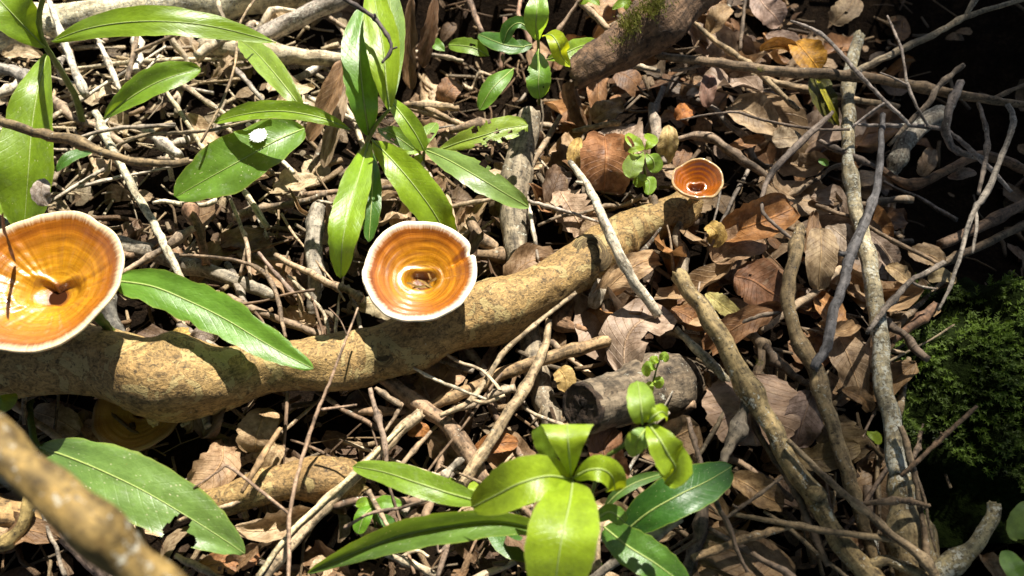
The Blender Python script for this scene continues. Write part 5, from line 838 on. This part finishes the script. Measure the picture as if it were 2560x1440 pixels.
MARKS = [(330, 20, 'the bleached cream log'), (760, 50, 'the grey speckled branch'), (690, 130, 'the pale broken-off branch piece'), (170, 140, 'the bright white stick'), (190, 250, 'the tall seedling stem'), (60, 330, 'the broad leaf of the tall seedling'),
 (300, 390, 'the knobbly brown twig'), (380, 560, 'the long white stick'), (630, 390, 'the broad mottled leaf'), (640, 290, 'the paired leaves'), (680, 200, 'the narrow leaf behind the paired leaves'), (830, 250, 'the long rolled brown leaf'), (480, 590, 'the reddish stump twig'),
 (480, 665, 'the grey cracked branch'), (790, 640, 'the knobbly grey stub'), (860, 600, 'the drooping leaf of the central seedling'), (930, 340, 'the rosette of the central seedling'), (1040, 90, 'the shredded hanging leaves'), (1090, 265, 'the forked tan stick'), (1190, 350, 'the insect-holed leaf'),
 (1220, 450, 'the pale green sprout leaf'), (1340, 150, 'the small-leaved glossy seedling'), (1560, 110, 'the dark mossy log'), (1300, 480, 'the upright grey branch'), (1500, 400, 'the big folded chestnut leaf'), (1600, 400, 'the tiny shiny sprig'), (1745, 440, 'the small glossy mushroom'),
 (1190, 660, 'the amber mushroom'), (940, 760, 'the cream wood chunk'), (620, 780, 'the arching strap leaf'), (200, 680, 'the largest golden mushroom'), (150, 1040, 'the mushroom under the log'), (450, 860, 'the small yellow leaf'), (1520, 600, 'the knot of the log'), (1590, 690, 'the white crooked stick'),
 (1440, 800, 'the crumbly reddish root'), (1420, 880, 'the smooth tan stick'), (1080, 990, 'the thick brown twig'), (1240, 1080, 'the slanting pale tan stick'), (880, 960, 'the underside of the fallen log'), (700, 1210, 'the tan bark-covered branch'), (350, 1230, 'the bitten grey-green leaf'),
 (100, 1350, 'the curved vine'), (300, 1430, 'the pinkish rotten branch'), (560, 1410, 'the holed rusty leaf'), (800, 1300, 'the straw-coloured stick'), (660, 1080, 'the pale half-shaded leaf'), (980, 1190, 'the pale speckled leaf blade'), (950, 1370, 'the long folded leaf'), (1120, 1390, 'the forked leaning twig'),
 (1300, 1240, 'the lime seedling whorl'), (1560, 1000, 'the black-ended weathered log'), (1660, 1120, 'the second shoot of the lime seedling'), (1640, 1280, 'the dark green blade'), (1600, 1420, 'the foot of the lime seedling'), (1800, 60, 'the straight tan stalk'), (2010, 130, 'the round amber-yellow leaf'),
 (1880, 290, 'the rounded smooth tan leaf'), (2060, 260, 'the yellowing olive leaf'), (2000, 380, 'the hooked dark twig'), (2130, 420, 'the pale straight branch'), (2290, 300, 'the grey lichen-crusted log piece'), (2300, 110, 'the slim straight branch'), (2440, 330, 'the drooping grey twigs'), (2300, 450, 'the reddish forked branch'),
 (1880, 550, 'the large copper leaf'), (1800, 650, 'the sheened tan leaf'), (1910, 730, 'the glossy russet leaf'), (1740, 790, 'the bent tan branch'), (2050, 650, 'the tall silvery-brown leaf'), (2250, 650, 'the broken grey twig'), (2290, 830, 'the crumbling dark brown stick'), (2110, 870, 'the curled bridging leaf'),
 (1880, 900, 'the moss-banded twig'), (1880, 1040, 'the big pinkish-tan leaf'), (2010, 1060, 'the purplish-grey leaf'), (2100, 1120, 'the torn tan leaf'), (1900, 1230, 'the curled spotted leaf'), (1840, 1390, 'the wide shaded leaf'), (2050, 1290, 'the cut knot of the bent branch'), (2260, 1290, 'the swollen branch base'),
 (2330, 1060, 'the moss cushion'), (2420, 1390, 'the upcurved lichen stub'), (2150, 1400, 'the fork of the bent branch')]
USED = set()
def near_label(text, p):
    px, py = topx(p); m = sorted(MARKS, key=lambda k: (k[0] - px) ** 2 + ((k[1] - py) * 1.3) ** 2)
    for lb in [f'{text} by {m[0][2]}'] + [f'{text} between {m[0][2]} and {q[2]}' for q in m[1:4]]:
        if lb not in USED and len(lb.split()) <= 16: USED.add(lb); return lb
    return f'{text} by {m[0][2]}'
def tone(c):
    L = .3 * c[0] + .6 * c[1] + .1 * c[2]; s = c[0] / max(c[2], .01)
    return ('chalky' if L > .45 else 'cream' if L > .36 else 'pale tan' if L > .29 else 'tan' if L > .23 else 'reddish-brown' if s > 3.2 else 'mid-brown' if L > .17 else 'dark brown')
LSHAPE = ['narrow', 'oval', 'broad', 'curled', 'folded', 'wavy']
LM = []
for i in range(16):
    L = .05; bend = rnd.uniform(-.012, .018); sw = rnd.uniform(-.006, .006)
    sp = [Vector((-L / 2, 0, 0)), Vector((-L / 6, sw, bend * .8)), Vector((L / 6, sw * .6, bend)), Vector((L / 2, -sw, rnd.uniform(-.004, .006)))]
    V, Fc, LC, _ = leaf_geo(sp, rnd.uniform(.009, .016), 300 + i, nt=12, nu=4, a=rnd.uniform(.45, .8), b=rnd.uniform(.4, .8), fold=rnd.uniform(-.3, .55), curl=rnd.uniform(-.2, .5), wave=.35, face=0, edge=.12,
        bites=[(rnd.uniform(-1, 1), rnd.uniform(.2, 1), rnd.uniform(.2, .5), rnd.uniform(.05, .12))] if i % 3 == 0 else ())
    o = link_mesh('dead_leaf', V, Fc, 'dead_leaf', {'lc': LC}); LM.append(o.data); bpy.data.objects.remove(o)
TM = []
for i in range(14):
    L = .08; k = rnd.uniform(.0, .0045); pts = [(L * (j / 5 - .5), rnd.uniform(-k, k), rnd.uniform(-k, k) * .4, (.0016 - .0006 * j / 5) * rnd.uniform(.85, 1.15)) for j in range(6)]
    V, Fc, T = tube_geo(spline(pts, 3), 7, 500 + i, rough=.2, jit=.35, kn=3)
    o = link_mesh('twig', V, Fc, 'twig_bark', {'tc': T}); TM.append(o.data); bpy.data.objects.remove(o)
def area(px, py): return 0 <= px <= 2560 and 0 <= py <= 1440
nleaf = ntwig = 0
while nleaf < 205:
    px, py = rnd.uniform(-20, 2580), rnd.uniform(-20, 1460); zn = zone(px, py)
    if rnd.random() > {0: .35, 1: .7, 2: 1.0, 3: .55}[zn] or px > 2330 and (py < 620 or py > 740): continue
    if 1770 < px < 2110 and 920 < py < 1130 or 1790 < px < 1990 and 520 < py < 770: continue
    p, m = at(px, py, .012); z = ground_z(p.x, p.y) + rnd.uniform(.010, .032)
    o = bpy.data.objects.new('dead_leaf', rnd.choice(LM)); COL.objects.link(o); o.location = (p.x, p.y, z)
    o.rotation_euler = (rnd.gauss(0, .35), rnd.gauss(0, .35), rnd.uniform(0, 6.28)); s = rnd.uniform(.55, 1.15) * (1.35 if zn == 2 else .95); o.scale = (s, s * rnd.uniform(.8, 1.25), s)
    c = rnd.choice(LEAFCOL[zn]); k = rnd.uniform(.8, 1.2); o.color = (c[0] * k, c[1] * k, c[2] * k, 1); 
    sz = 'tiny' if s < .7 else 'small' if s < .95 else 'mid-sized' if s < 1.2 else 'large'; lean = abs(o.rotation_euler[0]) + abs(o.rotation_euler[1])
    tag(o, near_label(f"{sz} {tone([q * k for q in c])} dead leaf {'tilted' if lean > .6 else 'slanted' if lean > .3 else 'flat'}", o.location), 'leaf', 'loose dead leaves in the litter'); nleaf += 1
while ntwig < 190:
    px, py = rnd.uniform(-20, 2580), rnd.uniform(-20, 1460); zn = zone(px, py)
    if rnd.random() > {0: 1.0, 1: .6, 2: .3, 3: .6}[zn] or px > 2380 and (py < 620 or py > 740): continue
    p, m = at(px, py, .018); z = ground_z(p.x, p.y) + rnd.uniform(.014, .040)
    o = bpy.data.objects.new('twig', rnd.choice(TM)); COL.objects.link(o); o.location = (p.x, p.y, z)
    s = rnd.uniform(.5, 1.5); th = rnd.choice((.7, .9, 1.2, 1.7, 2.2)) * (1.25 if zn == 0 else 1)
    o.rotation_euler = (rnd.uniform(0, 6), rnd.gauss(0, .16), rnd.gauss(-.5, .9) if zn == 0 else rnd.uniform(0, 6.28)); o.scale = (s, th, th)
    c = rnd.choice(TWIGCOL[zn]); k = rnd.uniform(.8, 1.2); o.color = (c[0] * k, c[1] * k, c[2] * k, rnd.uniform(.1, .5)); 
    tag(o, near_label(f"{'short' if s < .8 else 'long' if s > 1.2 else 'medium'} {'thick' if th > 1.6 else 'hair-thin' if th < .85 else 'slender'} {tone([q * k for q in c])} loose twig", o.location), 'twig', 'loose twigs in the litter'); ntwig += 1

def crumbs():
    V, Fc, LC, CC = [], [], [], []
    tV, tF, tT, tC = [], [], [], []
    lay = [((-.75, .75), (-.55, .85))]
    for i in range(9500):
        x, y = rnd.uniform(-.85, .85), rnd.uniform(-.50, .80); px, py = topx(Vector((x, y, 0))); zn = zone(px, py)
        dim = 2330 < px < 2650 and (py < 620 or py > 740) or 1010 < px < 1440 and py < 330 and rnd.random() < .7
        if dim and rnd.random() < .93: continue
        if rnd.random() < (.40 if zn == 0 else .35): continue
        L = rnd.choice((.006, .009, .013, .018, .026)) * rnd.uniform(.8, 1.3) * (1.1 if zn == 2 else .85); W = L * rnd.uniform(.22, .5)
        z = ground_z(x, y) + rnd.uniform(.0, .017); a = rnd.uniform(0, 6.28)
        rot = Matrix.Rotation(a, 3, 'Z') @ Matrix.Rotation(rnd.gauss(0, .4), 3, 'X') @ Matrix.Rotation(rnd.gauss(0, .4), 3, 'Y')
        b = len(V); cv = rnd.uniform(-.3, .5); fo = rnd.uniform(-.3, .6); c = rnd.choice(LEAFCOL[zn]); k = rnd.uniform(.3, 1.05); sd_ = rnd.random()
        col = (c[0] * k, c[1] * k, c[2] * k, 1); O = Vector((x, y, z))
        for j in range(5):
            t = j / 4; ww = W * (math.sin(math.pi * (.1 + .86 * t)) ** .7) * rnd.uniform(.8, 1.15); hh = cv * L * (1 - (2 * t - 1) ** 2) * .5
            for u in (-1, 0, 1):
                V.append(O + rot @ Vector(((t - .5) * L, u * ww, hh + abs(u) * fo * ww))); LC.append((u, t, sd_)); CC.append(col)
        for j in range(4):
            for q in range(2): Fc.append((b + j * 3 + q, b + j * 3 + q + 1, b + j * 3 + q + 4, b + j * 3 + q + 3))
    o = link_mesh('leaf_litter', V, Fc, 'leaf_debris', {'lc': LC}, colors=CC)
    tag(o, 'crumbled dead leaf fragments carpeting the dark ground', 'leaf litter', kind='stuff')
    for i in range(8500):
        x, y = rnd.uniform(-.85, .85), rnd.uniform(-.50, .80); px, py = topx(Vector((x, y, 0))); zn = zone(px, py)
        if 2330 < px < 2650 and (py < 620 or py > 740) and rnd.random() < .7: continue
        if zn == 2 and rnd.random() < .55: continue
        L = rnd.choice((.012, .02, .03, .045)) * rnd.uniform(.8, 1.3); r0 = rnd.choice((.0005, .0008, .0012, .0018)) * rnd.uniform(.8, 1.2) * (1.2 if zn == 0 else 1); z = ground_z(x, y) + rnd.uniform(.002, .023)
        a = rnd.gauss(-.5, 1.0) if zn == 0 else rnd.uniform(0, 6.28); d = Vector((math.cos(a), math.sin(a), rnd.gauss(0, .18))).normalized()
        s = d.cross(Vector((0, 0, 1))).normalized(); u = s.cross(d); b = len(tV); c = rnd.choice(TWIGCOL[zn]); k = rnd.uniform(.45, 1.1) if zn else rnd.uniform(.7, 1.2); bend = rnd.uniform(-.12, .12) * L; O = Vector((x, y, z))
        for j in range(4):
            t = j / 3; cc = O + d * (t - .5) * L + s * bend * math.sin(math.pi * t) * (1 if j != 2 else .6); rr = r0 * rnd.uniform(.85, 1.15)
            for q in range(5):
                an = 2 * math.pi * q / 5; tV.append(cc + (s * math.cos(an) + u * math.sin(an)) * rr); tT.append((math.cos(an), t * 3, i * .37)); tC.append((c[0] * k, c[1] * k, c[2] * k, 1))
        for j in range(3):
            for q in range(5): tF.append((b + j * 5 + q, b + j * 5 + (q + 1) % 5, b + j * 5 + 5 + (q + 1) % 5, b + j * 5 + 5 + q))
        tF += [tuple(b + q for q in range(4, -1, -1)), tuple(b + 15 + q for q in range(5))]
    o = link_mesh('twig_litter', tV, tF, 'leaf_debris', {'lc': tT}, colors=tC)
    tag(o, 'countless broken twig bits scattered over the ground', 'twig litter', kind='stuff')
crumbs()

# ------------------------------------------------------------------ moss
def moss_bank():
    base, _ = at(2500, 960, .01)
    root = empty('moss_cushion', base, 'dark green moss cushion on a low bank beside the branch tangle', 'moss')
    V, Fc = [], []; n_ = 56; X0, X1, Y0, Y1 = -.10, .20, -.10, .12
    def hgt(u, v):
        x, y = X0 + (X1 - X0) * u, Y0 + (Y1 - Y0) * v
        e = math.hypot((x - .07) / .135, (y - .01) / .085); n = noise.noise(Vector((x * 22, y * 22, 2))) * .5 + noise.noise(Vector((x * 50, y * 50, 5))) * .35
        return x, y, .040 * max(-.9, 1 - (e + n * .55) ** 2) + .012 * noise.noise(Vector((x * 45, y * 45, 8)))
    for j in range(n_ + 1):
        for i in range(n_ + 1):
            x, y, h = hgt(i / n_, j / n_); V.append(base + Vector((x, y, h - .016)))
    for j in range(n_):
        for i in range(n_): q = j * (n_ + 1) + i; Fc.append((q, q + 1, q + n_ + 2, q + n_ + 1))
    link_mesh('mound', V, Fc, 'moss_cushion', None, root, origin=base)
    V, Fc = [], []
    for k in range(4200):
        u, v = rnd.random(), rnd.random(); x, y, h = hgt(u, v); cl = noise.noise(Vector((x * 38, y * 38, 1)))
        if h < -.004 or cl < -.34: continue
        b = base + Vector((x, y, h - .018)); ax = Vector((rnd.gauss(0, .45), rnd.gauss(-.35, .45), 1)).normalized(); ln = rnd.uniform(.006, .014) * (1 + .8 * cl)
        for j in range(9):
            t = .2 + .8 * j / 9; an = j * 2.4 + k; sd_ = (Matrix.Rotation(an, 3, ax) @ ax.orthogonal().normalized()); p = b + ax * ln * t
            tip = p + (ax * .8 + sd_).normalized() * .0042 * (1.15 - .5 * t); wv = ax.cross(sd_) * .0008; q = len(V); V += [p - wv, p + wv, tip]; Fc.append((q, q + 1, q + 2))
    o = link_mesh('moss_shoots', V, Fc, 'moss', None, root, smooth=False, origin=base); o['kind'] = 'stuff'
moss_bank()
def log_moss():
    V, Fc = [], []; P0 = None
    for k in range(2600):
        t = rnd.random(); px = 1530 + 150 * t + rnd.gauss(0, 12); py = 108 - 112 * t + rnd.gauss(-10, 14) - 12
        if noise.noise(Vector((px * .02, py * .02, 4))) < -.12: continue
        p, m = at(px, py, .085 + .022 * t + .022); P0 = P0 or p
        d = Vector((rnd.gauss(-.2, .6), rnd.gauss(-.2, .6), 1)).normalized(); e = d.orthogonal().normalized() * .0005; s = rnd.uniform(.002, .0045); p = p + Vector((0, 0, rnd.uniform(-.006, 0)))
        q = len(V); V += [p - e, p + e, p + d * s]; Fc.append((q, q + 1, q + 2))
    o = link_mesh('moss_patch', V, Fc, 'olive_moss', None, dl, smooth=False, origin=P0); o['kind'] = 'stuff'
log_moss()
for ob in list(bpy.data.objects):
    lb = ob.get('label')
    if lb and lb.startswith('long brown branch with a moss dot'): moss_dot(1902, 172, .079, 20, ob, None)
    if lb and lb.startswith('brown twig with a yellow moss band'): moss_dot(1898, 906, .042, 20, ob, None)

# ------------------------------------------------------------------ unseen boughs, added overhead to shade the dim side
def bough(label, tx, ty, rx, ry, count, dist, ls):
    c = Vector((tx, ty, 0)) + TOSUN * dist
    a = TOSUN.orthogonal().normalized(); a = Vector((1, 0, 0)); a = (a - TOSUN * a.dot(TOSUN)).normalized(); b = TOSUN.cross(a)
    root = empty('added_shade_bough', c + a * rx * 1.4, label, 'bough', 'boughs added overhead for shade')
    pts = [(*(c + a * rx * 1.5), .02), (*(c + a * rx * .6 + b * ry * .1), .014), (*c, .01), (*(c - a * rx * .7), .005)]
    v, f, t = tube_geo(spline(pts, 6), 10, 901, rough=.1)
    br = link_mesh('limb', v, f, 'dark_bark', {'tc': t}, root, origin=c); br.color = (.15, .11, .07, .3)
    V, Fc = [], []
    for k in range(count):
        an = rnd.uniform(0, 6.283); q = rnd.random() ** .5 * rnd.uniform(.75, 1.1)
        p = c + a * math.cos(an) * q * rx + b * math.sin(an) * q * ry + TOSUN * rnd.uniform(-.35, .35)
        d = Vector((rnd.uniform(-1, 1), rnd.uniform(-1, 1), rnd.uniform(-.5, .2))).normalized(); s = d.cross(Vector((0, 0, 1))).normalized(); L = ls * rnd.uniform(.7, 1.3); w_ = L * .2; i = len(V)
        V += [p, p + d * L * .4 + s * w_, p + d * L, p + d * L * .4 - s * w_]; Fc.append((i, i + 1, i + 2, i + 3))
    o = link_mesh('foliage', V, Fc, 'canopy_leaf', None, root, smooth=False, origin=c); o['kind'] = 'stuff'
TR, _ = at(2620, 300, 0); BR, _ = at(2330, 1480, 0)
bough('leafy bough added overhead, outside the view, to shade the dark corner', TR.x + .06, TR.y, .20, .26, 1500, 3.2, .06)
bough('thinner leafy bough added overhead, outside the view, to dim the branch tangle', BR.x, BR.y, .19, .125, 170, 4.5, .05)

MR, _ = at(2330, 640, 0)
bough('high thin leafy spray added overhead, unseen, to soften the light on the leaf carpet', MR.x, MR.y, .25, .36, 420, 7.5, .042)

# ------------------------------------------------------------------ the forest round about (out of the picture): trunks and crowns with a gap where the sun comes in
def tree(label, x, y, h, cr, seed):
    r_ = random.Random(seed); base = Vector((x, y, -.05)); root = empty('forest_tree', base, label, 'tree', 'trees around the clearing')
    pts = [(x, y, -.05, .17), (x + .05, y, 1.2, .13), (x - .04, y + .05, h * .6, .10), (x, y, h, .06)]
    v, f, t = tube_geo(spline(pts, 6), 14, seed, rough=.12, jit=.1)
    tr = link_mesh('trunk', v, f, 'dark_bark', {'tc': t}, root, origin=base); tr.color = (.14, .11, .08, .4)
    for q in range(4):
        a = r_.uniform(0, 6.28); e = Vector((x + math.cos(a) * cr * .7, y + math.sin(a) * cr * .7, h + r_.uniform(-.2, .8)))
        if min(Vector((x, y, h * .7)).lerp(e, s_ / 6).normalized().angle(TOSUN) for s_ in range(7)) < R(22): continue
        v, f, t = tube_geo(spline([(x, y, h * .7, .06), (*(Vector((x, y, h * .85)).lerp(e, .5)), .04), (*e, .015)], 5), 8, seed + q); lm = link_mesh('limb', v, f, 'dark_bark', {'tc': t}, root, origin=base); lm.color = (.14, .11, .08, .3)
    V, Fc = [], []; c = Vector((x, y, h + .4))
    for k in range(1500):
        d = Vector((r_.gauss(0, 1), r_.gauss(0, 1), r_.gauss(0, .7))).normalized() * r_.random() ** .4; p = c + Vector((d.x * cr, d.y * cr, d.z * cr * .6))
        if p.normalized().dot(TOSUN) > math.cos(R(21)) or p.z < 1.2 or p.length < 1.6: continue
        a = r_.uniform(0, 6.28); d = Vector((math.cos(a), math.sin(a), r_.uniform(-.6, .2))).normalized(); s = d.cross(Vector((0, 0, 1))).normalized(); L = r_.uniform(.25, .45); i = len(V)
        V += [p, p + d * L * .45 + s * L * .22, p + d * L, p + d * L * .45 - s * L * .22]; Fc.append((i, i + 1, i + 2, i + 3))
    o = link_mesh('crown', V, Fc, 'canopy_leaf', None, root, smooth=False, origin=base); o['kind'] = 'stuff'
for i, (a, r, h, cr, lb) in enumerate([(-5, 3.4, 3.6, 2.6, 'slender'), (66, 8.0, 3.4, 2.8, 'distant'), (138, 3.4, 3.4, 2.6, 'leaning'), (200, 3.6, 3.8, 2.7, 'broad-crowned'), (255, 3.0, 3.6, 2.5, 'stout'), (315, 3.7, 3.9, 2.7, 'dense-crowned')]):
    tree(lb + ' forest tree out of view beside the clearing', math.cos(R(a)) * r, math.sin(R(a)) * r, h, cr, 1000 + i * 17)
tree('overarching forest tree out of view whose crown roofs the clearing', -1.7, -1.9, 4.6, 3.4, 1200)
